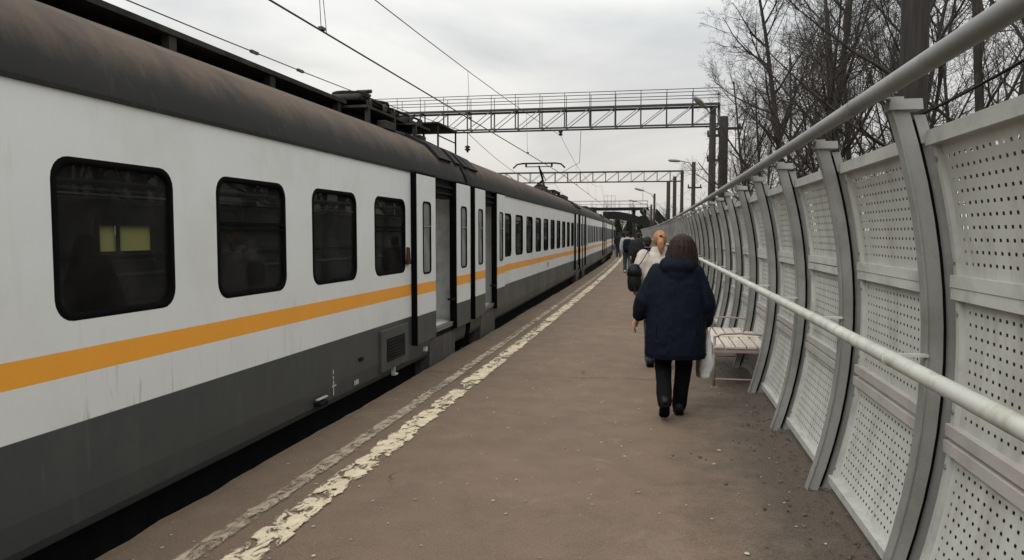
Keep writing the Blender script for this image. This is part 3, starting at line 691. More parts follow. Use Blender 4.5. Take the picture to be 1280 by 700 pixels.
def sheet_mesh(z0, z1, holes=True):
    ylen = PY1 - PY0; hp, vp, hw_, hh = .0535, .0485, .0168, .0130
    nc = int((ylen - .09) / hp); nr = int((z1 - z0 - .04) / vp)
    yo = PY0 + (ylen - (nc - 1) * hp) / 2; zo = z0 + ((z1 - z0) - (nr - 1) * vp) / 2
    yb = [PY0] + [v_ for k in range(nc) for v_ in (yo + k * hp - hw_ / 2, yo + k * hp + hw_ / 2)] + [PY1]
    zb = [z0] + [v_ for k in range(nr) for v_ in (zo + k * vp - hh / 2, zo + k * vp + hh / 2)] + [z1]
    vs_ = [(PB + pr(z) + PXO, q, z) for z in zb for q in yb]; W = len(yb); fs = []
    for j in range(len(zb) - 1):
        for i in range(W - 1):
            if i % 2 and j % 2: continue
            fs.append((j * W + i, j * W + i + 1, (j + 1) * W + i + 1, (j + 1) * W + i))
    b_ = MB(); b_.add(vs_, fs); return b_
def stile(z0, z1, ya, yb):
    rings = []
    for k in range(9):
        z = z0 + (z1 - z0) * k / 8; cc = PB + pr(z) + PXO
        rings.append([(cc - .022, ya, z), (cc + .02, ya, z), (cc + .02, yb, z), (cc - .022, yb, z)])
    return MB().loft(rings, smooth=False)
def panel_rail(z, h_):
    cc = PB + pr(z + h_ / 2) + PXO
    return MB().box(cc - .032, cc + .022, PY0 - .03, PY1 + .02, z, z + h_)
PAN = [('upper', 1.435, 2.0), ('middle', .80, 1.355), ('lower', .10, .705)]
pan_me = {}; far_me = {}
for nm, z0, z1 in PAN:
    sh = sheet_mesh(z0, z1); st = [stile(z0, z1, PY0, PY0 + .036), stile(z0, z1, PY1 - .036, PY1)]
    bk = MB().loft([[(PB + pr(z) + PXO + .055, PY0, z), (PB + pr(z) + PXO + .055, PY1, z)] for z in [z0 + (min(z1, 1.92) - z0) * k / 6 for k in range(7)]], cap=False, closed=False)
    rl = [panel_rail(z1 - .012, .062 if nm == 'upper' else .05), panel_rail(z0 - .038, .05)]
    fm = MB()
    for q in [sh] + st + rl: fm.add(q.v, q.f)
    far_me[nm] = fm.mesh('panel'); far_me[nm].materials.append(M['sheet'])
    ms_ = [sh.mesh('panel', False)] + [q.mesh('panel_stile') for q in st] + [bk.mesh('backing', False)] + [q.mesh('panel_rail') for q in rl]
    mats_ = [M['sheet'], M['fence'], M['fence'], M['backing'], M['primer'] if nm == 'lower' else M['fence'], M['primer'] if nm == 'middle' else M['fence']]
    for a, c_ in zip(ms_, mats_): a.materials.append(c_)
    pan_me[nm] = ms_
bk_all = MB().loft([[(PB + pr(z) + PXO + .055, PY0, z), (PB + pr(z) + PXO + .055, PY1, z)] for z in (.1, .4, .7, 1.1, 1.5, 1.92)], cap=False, closed=False).mesh('backing', False); bk_all.materials.append(M['backing'])
K0, K1 = -3, 72; hzr = 1.10; tx, tz = -.052, 2.215
hb_me = MB().box(-.0, PB + pr(1.1), -.03, .0, hzr - .006, hzr + .006).mesh('rail_bracket'); hb_me.materials.append(M['rail_paint'])
tb_me = MB().box(tx, c + .05, -.012, .02, 2.187, 2.197).mesh('rail_bracket'); tb_me.materials.append(M['post'])
NEARK = 22
bolt_me = MB().tube([(-.007, 0, 0), (.0, 0, 0)], .011, 6, smooth=False).mesh('bolt'); bolt_me.materials.append(M['galv'])
for k in range(K0, K1 + 1):
    y = FY0 + FP * k; ps = (fx(y), y, 0); rz_ = frz(y)
    p_ = link('post', post_me, None, fence, loc=ps, rz=rz_); link('rear_strip', rear_me, None, p_); link('recess_shade', recess_shade_me, None, p_); link('post_cap', cap_me, None, p_)
    if k <= NEARK: link('rail_bracket', hb_me, None, p_); link('rail_bracket', tb_me, None, p_)
    if k == K1: break
    for nm, z0, z1 in PAN:
        lc = (fx(y) + random.uniform(-.003, .003), y, random.uniform(-.004, .004))
        if k <= NEARK:
            mm = pan_me[nm]; o = link('panel', mm[0], None, fence, loc=lc, rz=rz_)
            for q, nn_ in zip(mm[1:], ('panel_stile', 'panel_stile', 'backing', 'panel_rail', 'panel_rail')): link(nn_, q, None, o)
            if -3 < k < 6:
                for q in (PY0 + .018, PY1 - .018):
                    for z in (z0 + .07, z1 - .07): link('bolt', bolt_me, None, o, loc=(PB + pr(z) + PXO - .022, q, z))
        else:
            link('panel', far_me[nm], None, fence, loc=lc, rz=rz_)
    if k > NEARK: link('backing', bk_all, None, fence, loc=ps, rz=rz_)
def along(dx, z, y0, y1, step=1.46):
    P_ = []; y = y0
    while y < y1: P_.append((fx(y) + dx, y, z)); y += step
    return P_
FST, FEND = FY0 + FP * K0, FY0 + FP * K1
MB().tube(along(0, hzr, FST, FEND), .032, 14).build('hand_rail', M['rail_paint'], fence)
MB().tube(along(tx, tz, FST, FEND), .037, 16).build('top_rail', M['top_rail'], fence)
for q in range(-2, 14):
    y = FY0 + FP * q - .12; x = fx(y); MB().tube([(x, y - .012, hzr), (x, y + .012, hzr)], .0345, 14).build('rail_sleeve', M['rail_paint'], fence)
for q in range(-1, 8):
    y = FY0 + 2 * FP * q + .35; x = fx(y) + tx; MB().tube([(x, y - .014, tz), (x, y + .014, tz)], .0395, 14).build('rail_sleeve', M['top_rail'], fence)

# ------------------------------------------------------------------ bench
bench = empty('park_bench', (.74, 8.02, 0), math.atan(.026))
tag(bench, 'wooden slatted bench with mauve metal frame beside the fence', 'bench')
for k in range(5):
    x = -.225 + k * .112
    MB().box(x - .048, x + .048, .0, 1.62, .418, .445).build('seat_slat', M['slat'], bench, .005)
bx('cross_plank', (-.28, .28, .74, .86, .445, .452), M['slat'], bench, .004)
for q, nm in ((0.03, 'end_frame'), (1.58, 'end_frame')):
    f = MB()
    for x in (-.27, .27): f.tube([(x, q, 0), (x, q, .54)], .014, 8)
    f.box(-.285, .285, q - .02, q + .02, .375, .416)
    f.tube([(-.27, q, .09), (.27, q, .09)], .010, 8)
    e_ = f.build(nm, M['bench_metal'], bench)
    MB().tube([(-.28, q, .53), (-.2, q, .565), (0, q, .58), (.2, q, .565), (.28, q, .53)], .015, 8, flat=.7).build('armrest', M['bench_metal'], e_)
    for x in (-.27, .27): MB().box(x - .03, x + .03, q - .03, q + .03, 0, .008).build('foot_plate', M['bench_metal'], e_)
for x in (-.22, .22): MB().box(x - .012, x + .012, .05, 1.56, .385, .417).build('side_rail', M['bench_metal'], bench)

# ------------------------------------------------------------------ gantries, poles, wires, footbridge
def gantry(y, xr, xl, zb, zt, zr, npan, label, poles, dark):
    root = empty('overhead_gantry', (0, y, -1.15), cvd(y)); tag(root, label, 'gantry', 'catenary gantries over the tracks')
    zb += 1.15; zt += 1.15; zr = zr + 1.15 if zr else None
    dp = .7
    for yy_ in (-dp / 2, dp / 2):
        MB().box(xl, xr, yy_ - .04, yy_ + .04, zt - .045, zt + .045).build('top_chord', dark, root)
        MB().box(xl, xr, yy_ - .04, yy_ + .04, zb - .032, zb + .032).build('bottom_chord', dark, root)
        st = (xr - xl) / npan
        for k in range(npan + 1):
            x = xl + st * k
            MB().box(x - .025, x + .025, yy_ - .025, yy_ + .025, zb, zt).build('upright', dark, root)
            if k < npan:
                mid = npan * .5
                a, c_ = ((x, yy_, zb), (x + st, yy_, zt)) if k > npan * .45 else ((x, yy_, zt), (x + st, yy_, zb))
                MB().bar(a, c_, .03, .028).build('diagonal_brace', M['galv'] if zr else dark, root)
        if zr:
            for zz in (zr, (zr + zt) / 2 + .05): MB().tube([(xl, yy_, zz), (xr, yy_, zz)], .016, 6).build('guard_rail', dark, root)
            for k in range(npan + 1):
                x = xl + st * k; MB().tube([(x, yy_, zt), (x, yy_, zr)], .014, 5).build('rail_post', dark, root)
    for k in range(0, npan + 1, 2): MB().box(xl + st * k - .02, xl + st * k + .02, -dp / 2, dp / 2, zt - .03, zt + .03).build('cross_tie', dark, root)
    if zr: MB().box(xl, xr, -.25, .25, zt + .062, zt + .08).build('walkway', dark, root)
    for px in poles:
        MB().tube([(px, 0, 0), (px, 0, zt - .1)], [.19, .13], 12).build('mast', M['pole'], root)
    return root
gantry(33, 1.95, -22, 6.22, 7.05, 7.72, 22, 'nearer overhead gantry with walkway railing spanning the tracks', (1.70, -21.5), M['gantry'])
gantry(68, 1.05, -24, 6.25, 7.15, None, 22, 'farther plain lattice gantry seen behind the raised pantograph', (.95, -23.5), M['gantry'])
def pole(name, x, y, z1, r, label, cat, lamp=None, arms=(), m=None):
    root = empty(name, (x, y, -1.15)); tag(root, label, cat)
    MB().tube([(0, 0, 0), (0, 0, (z1 + 1.15) * .5), (0, 0, z1 + 1.15)], [r * 1.15, r * 1.05, r], 14).build('shaft', m or M['pole'], root)
    if lamp:
        dx, dz, sc = lamp; z = z1 + 1.15
        MB().tube([(0, 0, z - .5 * sc), (dx * .3, -.1, z - .05 * sc), (dx, -.3, z + dz)], .03 * sc, 8).build('lamp_arm', M['galv'], root)
        a = Vector((dx, -.3, z + dz)); dvec = Vector((dx, -.25, dz)).normalized(); u = Vector((0, 0, 1)); sd = dvec.cross(u).normalized(); u = sd.cross(dvec)
        rings = []
        for t, w_, h_ in ((0, .06, .05), (.15, .11, .08), (.45, .16, .10), (.7, .13, .08), (.8, .05, .04)):
            rings.append([a + dvec * t * sc + sd * math.cos(q) * w_ * sc + u * math.sin(q) * h_ * sc for q in [2 * math.pi * i / 12 for i in range(12)]])
        hd = MB().loft(rings).build('lamp_head', M['galv'], root)
        MB().loft([[a + dvec * t * sc + sd * i * w_ * sc - u * .085 * sc for i in (-1, 1)] for t, w_ in ((.2, .08), (.45, .12), (.7, .08))], cap=False, closed=False).build('lamp_lens', M['lamp_glass'], hd, fix=False)
    for z, w_ in arms:
        MB().box(-w_ * .4, w_ * .6, -.05, .05, z + 1.1, z + 1.2).build('cross_arm', M['pole'], root)
        for i in (-.35, .1, .5):
            MB().tube([(w_ * i, 0, z + 1.2), (w_ * i, 0, z + 1.28), (w_ * i, 0, z + 1.3), (w_ * i, 0, z + 1.36)], [.03, .05, .03, .04], 8).build('insulator', M['insul'], root)
    return root
pole('utility_pole', 2.58, 9.0, 8.2, .135, 'thick dark utility pole rising behind the nearest fence panels', 'pole', arms=((7.6, 1.4),))
pole('lamp_post', 1.62, 31.6, 6.45, .125, 'dark lamp post with tan lamp head under the nearer gantry end', 'lamp post', lamp=(-.28, .22, .95), arms=((5.6, .5), (4.6, .5)))
pole('utility_pole', 2.12, 32.6, 6.5, .19, 'dark pole with short cross arm just right of the lamp post', 'pole', arms=((6.0, 1.3),))
pole('lamp_post', 1.42, 50, 6.25, .13, 'middle distance lamp post with long slanting lamp arm', 'lamp post', lamp=(-.85, .05, 1.0), arms=((4.6, .9),))
pole('utility_pole', .35, 75, 7.2, .18, 'slim dark pole left of the middle lamp post', 'pole')
pole('utility_pole', -.25, 77, 6.9, .19, 'bare dark pole nearest the footbridge stairs', 'pole')
pole('lamp_post', -2.0, 95, 6.6, .14, 'far lamp post with double lamp beside the footbridge stairs', 'lamp post', lamp=(-1.3, .35, 1.5))
pole('lamp_post', -2.6, 104, 5.6, .14, 'farthest lamp post with thin arm above the footbridge stairs', 'lamp post', lamp=(-2.0, .4, 1.3))
def wire(label, pts, r, m=None, cat='wire', name='overhead_wire', sub=10, sag=0):
    P_ = []
    for a, c_ in zip(pts, pts[1:]):
        a = Vector(a); c_ = Vector(c_)
        for k in range(sub):
            t = k / sub; q = a.lerp(c_, t); q.z -= sag * 4 * t * (1 - t); P_.append(q)
    P_.append(Vector(pts[-1])); o = MB().tube(P_, r, 6).build(name, m or M['wire']); tag(o, label, cat); return o
def tx_(d, y, z): return (d - cv(y), y, z)
NT = -4.28
YS = [-30, 33, 68, 126, 190]
wire('contact wire running above the train roof to the pantograph', [tx_(NT + .05, y, 4.27) for y in YS], .0125, sub=8)
def mess(d, zc, zs): return [tx_(d, y, zc) for y in YS]
o = wire('sagging messenger wire above the near track', [tx_(NT, y, 5.95) for y in YS], .0085, sub=16, sag=.75)
wire('sagging messenger wire over the far track, left of the contact wire', [tx_(-8.55, y, 6.2) for y in YS], .012, sub=16, sag=.8)
wire('contact wire over the far track behind the train', [tx_(-8.5, y, 4.27) for y in YS], .011, sub=8)
def wx(d, y, z):
    for a, c_ in zip(YS, YS[1:]):
        if a <= y <= c_:
            t = (y - a) / (c_ - a); return (d - cv(a) * (1 - t) - cv(c_) * t, y, z)
def mz(y, zc, sag):
    for a, c_ in zip(YS, YS[1:]):
        if a <= y <= c_:
            t = (y - a) / (c_ - a); return zc - sag * 4 * t * (1 - t)
for y in (1.0, 9.2, 16.9, 24.5, 41, 50, 59):
    o = MB().tube([wx(NT + .04, y, 4.28), wx(NT, y, mz(y, 5.95, .75))], .005, 5)
    p_ = wx(NT + .05, y, 4.285); o.box(p_[0] - .03, p_[0] + .03, y - .05, y + .05, 4.28, 4.32)
    if abs(y - 9.2) < .01: o.tube([wx(NT + .04, y + .16, 4.28), wx(NT, y + .05, mz(y, 5.95, .75))], .005, 5)
    lab = {1.0: 'dropper wire nearest the camera overhead', 9.2: 'double dropper wire meeting the contact wire at the top of the picture', 16.9: 'thin dropper wire above the gap between the first railcars', 24.5: 'dropper wire just before the nearer gantry', 41: 'dropper wire just beyond the nearer gantry', 50: 'dropper wire midway between the gantries', 59: 'dropper wire just before the farther gantry'}[y]
    tag(o.build('dropper_wire', M['wire']), lab, 'wire', 'droppers of the near catenary')
for y, lab in ((14.9, 'small wire clamp higher on the far messenger wire'), (17.0, 'small wire clamp lower on the far messenger wire')):
    p_ = Vector(wx(-8.55, y, mz(y, 6.2, .8))); tag(MB().box(p_.x - .03, p_.x + .03, y - .14, y + .14, p_.z - .03, p_.z + .03).build('wire_clamp', M['wire']), lab, 'clamp', 'clamps on the far messenger wire')
# far track steady assembly with insulator seen above the roof
root = empty('steady_arm', (0, 33, 0)); tag(root, 'steady arm with dark insulator hanging under the nearer gantry', 'insulator')
x0 = -8.55 - cv(33)
MB().tube([(x0, 0, 6.2), (x0, 0, 5.6)], .02, 6).build('hanger_rod', M['wire'], root)
MB().tube([(x0, 0, 5.62), (x0, 0, 5.55), (x0, 0, 5.5), (x0, 0, 5.43), (x0, 0, 5.38), (x0, 0, 5.3)], [.05, .15, .06, .15, .06, .03], 10).build('insulator', M['insul'], root)
root = empty('steady_arm', (0, 33, 0)); tag(root, 'steady arm with insulator holding the near messenger wire at the gantry', 'insulator')
x0 = NT - cv(33)
MB().tube([(x0, 0, 6.2), (x0, 0, 6.12), (x0, 0, 6.05), (x0, 0, 5.98), (x0, 0, 5.94)], [.05, .11, .05, .11, .03], 10).build('insulator', M['insul'], root)
MB().tube([(x0 + .9, 0, 6.2), (x0 + .85, 0, 4.75), (x0 + .05, 0, 4.33)], .012, 6).build('steady_rod', M['wire'], root)
wire('black cable slung between the utility pole and the near trees', [(2.62, 9.0, 2.9), (2.2, 1.0, 3.1)], .013, M['black'], 'cable', 'slung_cable', sag=.12)
wire('low line wire from the lamp post to the far poles', [(1.62, 31.6, 5.65), (1.42, 50, 4.75), (.35, 75, 5.4), (-2, 95, 5.2)], .009, sub=6, sag=.3, name='line_wire')
wire('line wire along the pole tops behind the fence', [(2.7, 9, 7.75), (2.3, 32.6, 6.15), (1.5, 50, 4.8)], .009, sub=8, sag=.4, name='line_wire')

br = empty('footbridge', (0, 126, -1.15)); tag(br, 'dark arched footbridge crossing the tracks far down the platform', 'footbridge')
bz = 6.75
bx('deck', (-40, -3.6, -1.3, 1.3, bz - .1, bz + .35), M['black'], br)
for yq in (-1.25, 1.25):
    MB().tube([(-40, yq, bz + 1.45), (-3.7, yq, bz + 1.45)], .035, 6).build('hand_rail', M['galv'], br)
    MB().tube([(-40, yq, bz + .9), (-3.7, yq, bz + .9)], .025, 6).build('hand_rail', M['galv'], br)
    for k in range(16): MB().tube([(-3.8 - k * 2.3, yq, bz + .3), (-3.8 - k * 2.3, yq, bz + 1.45)], .03, 5).build('rail_post', M['galv'], br)
for k in range(4):
    bx('safety_cage', (-10.9 - .001 + .62 * k, -10.85 + .62 * k, -1.35, -1.32, bz + .35, bz + 2.3), M['galv'], br)
for k in range(12): bx('screen_bar', (-10.85 + .16 * k, -10.82 + .16 * k, -1.31, -1.29, bz + .4, bz + 1.4), M['galv'], br)
bx('safety_cage', (-10.9, -9.0, -1.35, -1.32, bz + 2.25, bz + 2.3), M['galv'], br)
arc = []
for t in [k / 14 for k in range(15)]:
    x = -11 + 11.6 * t; z = bz - .35 - 5.2 * max(0, t - .12) ** 1.9; arc.append((x, z))
for yq in (-1.4, -12):
    b = MB(); b.loft([[(x, yq - .15 - (t_ / 14) * 9 * (yq > -5), z), (x, yq + .15 - (t_ / 14) * 9 * (yq > -5), z), (x, yq + .15 - (t_ / 14) * 9 * (yq > -5), z - 1.25), (x, yq - .15 - (t_ / 14) * 9 * (yq > -5), z - 1.25)] for t_, (x, z) in enumerate(arc)], smooth=False)
    if yq > -5: b.build('arch_girder', M['black'], br)
for k in range(26):
    t = k / 25; x = -3.6 + 4.6 * t; yq = -1.3 - 11 * t; z = bz - 5.5 * t
    bx('stair_tread', (x - 1.3, x + 1.3, yq - .25, yq + .25, z - .1, z), M['dark'], br)
for sx in (-1.3, 1.3):
    MB().bar((-3.6 + sx, -1.3, bz - .2), (1.0 + sx, -12.3, bz - 5.7), .12, .6).build('stringer', M['black'], br)
    MB().bar((-3.6 + sx, -1.3, bz + 1.1), (1.0 + sx, -12.3, bz - 4.4), .06, .06).build('stair_rail', M['galv'], br)
    for k in range(9):
        t = k / 8; MB().tube([(-3.6 + sx + 4.6 * t, -1.3 - 11 * t, bz - 5.5 * t), (-3.6 + sx + 4.6 * t, -1.3 - 11 * t, bz + 1.1 - 5.5 * t)], .025, 5).build('rail_post', M['galv'], br)
for x in (-4.2, -6.0, -12.5, -30): bx('pier', (x - .25, x + .25, -.6, .6, 0, bz - .1), M['dark'], br)
MB().tube([(-4.5, -1.25, bz + 1.4), (-4.5, -1.25, bz + 3.6)], .04, 6).build('bridge_mast', M['galv'], br)
# ------------------------------------------------------------------ bare trees
def make_tree(seed, H, stems=1, spread=.5, dens=1.0, lean=0):
    rnd = random.Random(seed); T = MB(); K = MB()
    def rv(s_): return Vector((rnd.uniform(-1, 1), rnd.uniform(-1, 1), rnd.uniform(-1, 1))) * s_
    def grow(p, d, ln, r, lev):
        nseg = (9, 7, 5, 3, 2)[lev]; pts = [p]; rad = [r]; dirs = [d]; q = p; dd = d
        for k in range(nseg):
            up = Vector((0, 0, 1)) * (.05, .10, .10, .07, .02)[lev]
            dd = (dd + rv((.05, .12, .17, .24, .3)[lev]) + up).normalized(); q = q + dd * ln / nseg
            pts.append(q); dirs.append(dd); rad.append(max(r * (1 - (k + 1) / nseg * (.8 if lev else .72)), .0030))
        (T if lev < 2 else K).tube(pts, rad, (9, 6, 5, 3, 3)[lev], cap=False)
        if lev == 4: return
        nch = int((12, 9, 7, 5)[lev] * dens * rnd.uniform(.8, 1.2))
        for c_ in range(nch):
            f = (.30 + .70 * (c_ + rnd.random()) / nch) if lev == 0 else (.15 + .85 * (c_ + rnd.random()) / nch)
            i = min(int(f * nseg), nseg - 1); t = f * nseg - i; bp_ = pts[i].lerp(pts[i + 1], t); br_ = rad[i] * (1 - t) + rad[i + 1] * t
            ax = rv(1); ax = (ax - dirs[i] * ax.dot(dirs[i])).normalized()
            ang = R(rnd.uniform(28, 58)) * (.75 + spread * .5)
            nd = (dirs[i] * math.cos(ang) + ax * math.sin(ang)).normalized()
            if lev == 0: nl = H * rnd.uniform(.30, .46) * (1.12 - .75 * f)
            else: nl = ln * rnd.uniform(.34, .58) * (1.1 - .5 * f)
            grow(bp_, nd, nl, min(br_ * rnd.uniform(.45, .68), r * .6), lev + 1)
    for s_ in range(stems):
        a = 6.28 * s_ / stems + rnd.random(); off = Vector((math.cos(a), math.sin(a), 0)) * (.25 if stems > 1 else 0)
        tilt = (.16 if stems > 1 else .03)
        grow(off, Vector((math.cos(a) * tilt + lean, math.sin(a) * tilt, 1)).normalized(), H * rnd.uniform(.85, 1.0), H * (.0095 if stems > 1 else .0135), 0)
    t_, k_ = T.mesh('trunk', False), K.mesh('crown', False); t_.materials.append(M['bark']); k_.materials.append(M['twig']); return t_, k_
TV = [make_tree(11, 10.5, 3, .6, .95), make_tree(23, 10.5, 1, .6, 1.15), make_tree(37, 10.5, 2, .5, 1.0), make_tree(51, 10.5, 1, .8, 1.15)]
TREES = [(5.0, 14.2, 0, 1.05, .3, 'thick multi-stemmed bare tree right behind the utility pole'),
 (8.6, 17.5, 2, .95, 1.9, 'bare tree at the right edge above the fence'),
 (13.5, 22.0, 3, .9, 4.0, 'pale twiggy bare tree far right behind the others'),
 (4.3, 18.0, 2, 1.0, 4.4, 'tall bare tree just left of the utility pole'),
 (4.0, 21.5, 1, 1.05, .8, 'bare tree with forking trunk over the fifth fence panel'),
 (3.7, 25.0, 3, 1.05, 2.6, 'bare tree with wide crown reaching furthest left at the top'),
 (3.7, 30.5, 0, .95, 5.0, 'dense bare tree behind the pole with the cross arm'),
 (6.5, 31.0, 1, 1.1, 3.2, 'tall bare tree in the second row behind the wide crown'),
 (7.0, 25.0, 3, 1.05, 5.6, 'bare tree in the second row left of the utility pole'),
 (3.8, 37.0, 2, .88, 1.2, 'bare tree just beyond the nearer gantry end'),
 (6.8, 34.0, 0, 1.0, 3.9, 'dense bare tree in the second row beyond the gantry'),
 (4.5, 48.0, 3, .78, .4, 'smaller bare tree beyond the middle lamp post'),
 (9.0, 45.0, 1, 1.0, 2.2, 'distant tall bare tree far behind the fence'),
 (5.4, 21.0, 0, .95, 2.0, 'slender bare tree between the front row and the second row'),
 (10.5, 29.0, 2, 1.1, 5.2, 'bare tree in the third row far behind the fence')]
def tree(x, y, v_, s_, rz, lab, grp):
    o = empty('bare_tree', (x, y, -1.2), rz); o.scale = (s_, s_, s_); tag(o, lab, 'tree', grp)
    link('trunk', TV[v_][0], None, o); link('crown', TV[v_][1], None, o)
for a in TREES: tree(*a, 'bare trees behind the fence')
FAR = [(-24, 172, 1, .95, 'first'), (-19.5, 168, 3, .85, 'second'), (-16, 176, 0, .9, 'third'), (-12, 170, 2, .8, 'fourth'), (-9, 182, 1, .9, 'fifth'), (-5, 168, 3, .8, 'sixth'), (-1, 160, 0, .85, 'seventh'), (2, 140, 2, .75, 'eighth'), (-29, 178, 2, 1.0, 'hidden leftmost')]
for k, (x, y, v_, s_, nm) in enumerate(FAR):
    tree(x, y, v_, s_, k * 1.3, ('%s from the left of the far trees seen under the footbridge' % nm) if k < 8 else 'far tree behind the train roof, left of all under the footbridge', 'far trees beyond the footbridge')
# conifers closing the view under the bridge
def conifer():
    b_ = MB(); rnd = random.Random(4)
    for k in range(2600):
        f = rnd.random() ** .8; z = .6 + 7.4 * f; rr = (1.9 * (1 - f) + .12) * rnd.uniform(.35, 1.1); a = rnd.uniform(0, 6.283); s_ = rnd.uniform(.2, .45)
        p = Vector((rr * math.cos(a), rr * math.sin(a), z - rr * .25)); o_ = Vector((math.cos(a), math.sin(a), -.35)) * s_; sd = Vector((-math.sin(a), math.cos(a), rnd.uniform(-.3, .3))) * s_ * .5
        b_.add([p - o_ - sd * .4, p + sd, p + o_, p - sd], [(0, 1, 2), (0, 2, 3)])
    cn = b_.mesh('crown', False); cn.materials.append(mat('conifer_needles', (.030, .038, .020), .9, .4, 2)); tr = MB().tube([(0, 0, 0), (0, 0, 8)], [.16, .03], 8).mesh('trunk'); tr.materials.append(M['bark']); return tr, cn
ct, cc_ = conifer()
ordn = ['first', 'second', 'third', 'fourth', 'fifth', 'sixth', 'seventh', 'eighth', 'ninth', 'tenth', 'eleventh', 'twelfth', 'thirteenth', 'fourteenth']
for k in range(14):
    x = -30 + 2.45 * k + random.uniform(-.5, .5); s_ = random.uniform(.6, .95); y = 150 + random.uniform(-3, 8)
    o = empty('conifer', (x, y, -1.2), k * 1.1); o.scale = (s_ * 1.5, s_ * 1.5, s_); link('trunk', ct, None, o); link('crown', cc_, None, o)
    tag(o, '%s from the left in the row of dark evergreens beyond the footbridge' % ordn[k], 'tree', 'far evergreens beyond the footbridge')
b = MB(); rnd = random.Random(9)
for k in range(22000):
    x = rnd.uniform(-70, 16); y = rnd.uniform(162, 175); top = 4.3 + 1.6 * mnoise.noise(Vector((x * .16, 2, 0))) + .8 * mnoise.noise(Vector((x * .6, 5, 0))); z = -1.1 + (top + 1.1) * rnd.random() ** .8
    s_ = rnd.uniform(.12, .42); a = rnd.uniform(0, 6.28); dx_, dz_ = math.cos(a) * s_, abs(math.sin(a)) * s_ * 1.4 + .1
    b.add([(x, y, z), (x + .06, y + .02, z), (x + dx_ + .05, y + rnd.uniform(-.2, .2), z + dz_), (x + dx_ * .4 - .08, y, z + dz_ * .7)], [(0, 1, 2), (0, 2, 3)])
tag(b.build('far_wood', mat('far_wood_twigs', (.045, .042, .032), .95, .4, .6), fix=False), 'dark mass of far woodland under the footbridge', 'woodland', kind='stuff')
#PEOPLE
# ------------------------------------------------------------------ people
def cloth(name, col, rough=.85, bump=.3, bscale=60, var=.3, sheen=.2):
    m = mat(name, col, rough, var, 7, bump, bscale); m.node_tree.nodes['Principled BSDF'].inputs['Specular IOR Level'].default_value = .12; return m
M['skin'] = mat('skin', (.46, .27, .20), .55, .15, 12); M['navy'] = cloth('navy_parka_cloth', (.0032, .0058, .013), .75, .15, 90, .25)
M['blackcloth'] = cloth('black_trouser_cloth', (.0035, .0035, .0042)); M['shoe'] = mat('black_shoe_leather', (.009, .0085, .0085), .55, .3, 10, spec=.2)
M['cream'] = cloth('cream_coat_wool', (.50, .455, .405)); M['jeans'] = cloth('blue_grey_denim', (.075, .09, .125)); M['whitecloth'] = cloth('white_sleeve_cloth', (.33, .33, .34)); M['paleblue'] = cloth('grey_jacket_cloth', (.14, .14, .145))
M['darkjacket'] = cloth('charcoal_jacket_cloth', (.020, .021, .025)); M['olive'] = cloth('dark_green_jacket_cloth', (.022, .028, .022)); M['sneaker'] = mat('white_sneaker', (.55, .55, .53), .6)
M['bagleather'] = mat('black_bag_leather', (.008, .008, .009), .55, .3, 14, .2, spec=.15)
def hairmat(name, c1, c2):
    m = bpy.data.materials.new(name); g = G(m); ob = g.co.outputs['Object']
    n1 = g.noise(g.map(ob, (70, 70, 5)), 1.0, 5, .6, .5)
    g.l(g.mix(g.rng(n1, .3, .7), c1, c2), g.b.inputs['Base Color']); g.b.inputs['Roughness'].default_value = .6; g.b.inputs['Specular IOR Level'].default_value = .2; g.l(g.bump(n1, .8, .01), g.b.inputs['Normal']); return m
M['brownhair'] = hairmat('dark_brown_hair', (.007, .0035, .003), (.026, .011, .0085)); M['blond'] = hairmat('ginger_blond_hair', (.16, .072, .034), (.40, .21, .105)); M['blackhair'] = hairmat('black_hair', (.006, .005, .005), (.02, .016, .014))
def remesh(mb, vox, sm=6, fold=0, freq=(9, 9, 5), dec=0):
    me = mb.mesh('tmp'); o = bpy.data.objects.new('tmp', me); C.objects.link(o)
    r = o.modifiers.new('r', 'REMESH'); r.mode = 'VOXEL'; r.voxel_size = vox; r.use_smooth_shade = True
    if sm: s_ = o.modifiers.new('s', 'SMOOTH'); s_.iterations = sm; s_.factor = .5
    dg = bpy.context.evaluated_depsgraph_get(); out_ = bpy.data.meshes.new_from_object(o.evaluated_get(dg)); bpy.data.objects.remove(o)
    if fold:
        ns = [v.normal.copy() for v in out_.vertices]
        for v, n_ in zip(out_.vertices, ns):
            p = v.co; q = Vector((p.x * freq[0], p.y * freq[1], p.z * freq[2]))
            f = mnoise.noise(q) * .6 + .4 * (1 - abs(mnoise.noise(q * 1.9 + Vector((3, 1, 7)))) * 2)
            v.co = p + n_ * fold * f
    out_.polygons.foreach_set('use_smooth', [True] * len(out_.polygons)); out_.update(); return out_
def ering(cx_, cy_, z, rx, ry, n=26, pw=2.3):
    r = []
    for k in range(n):
        a = 2 * math.pi * k / n; ca, sa = math.cos(a), math.sin(a)
        r.append((cx_ + rx * math.copysign(abs(ca) ** (2 / pw), ca), cy_ + ry * math.copysign(abs(sa) ** (2 / pw), sa), z))
    return r
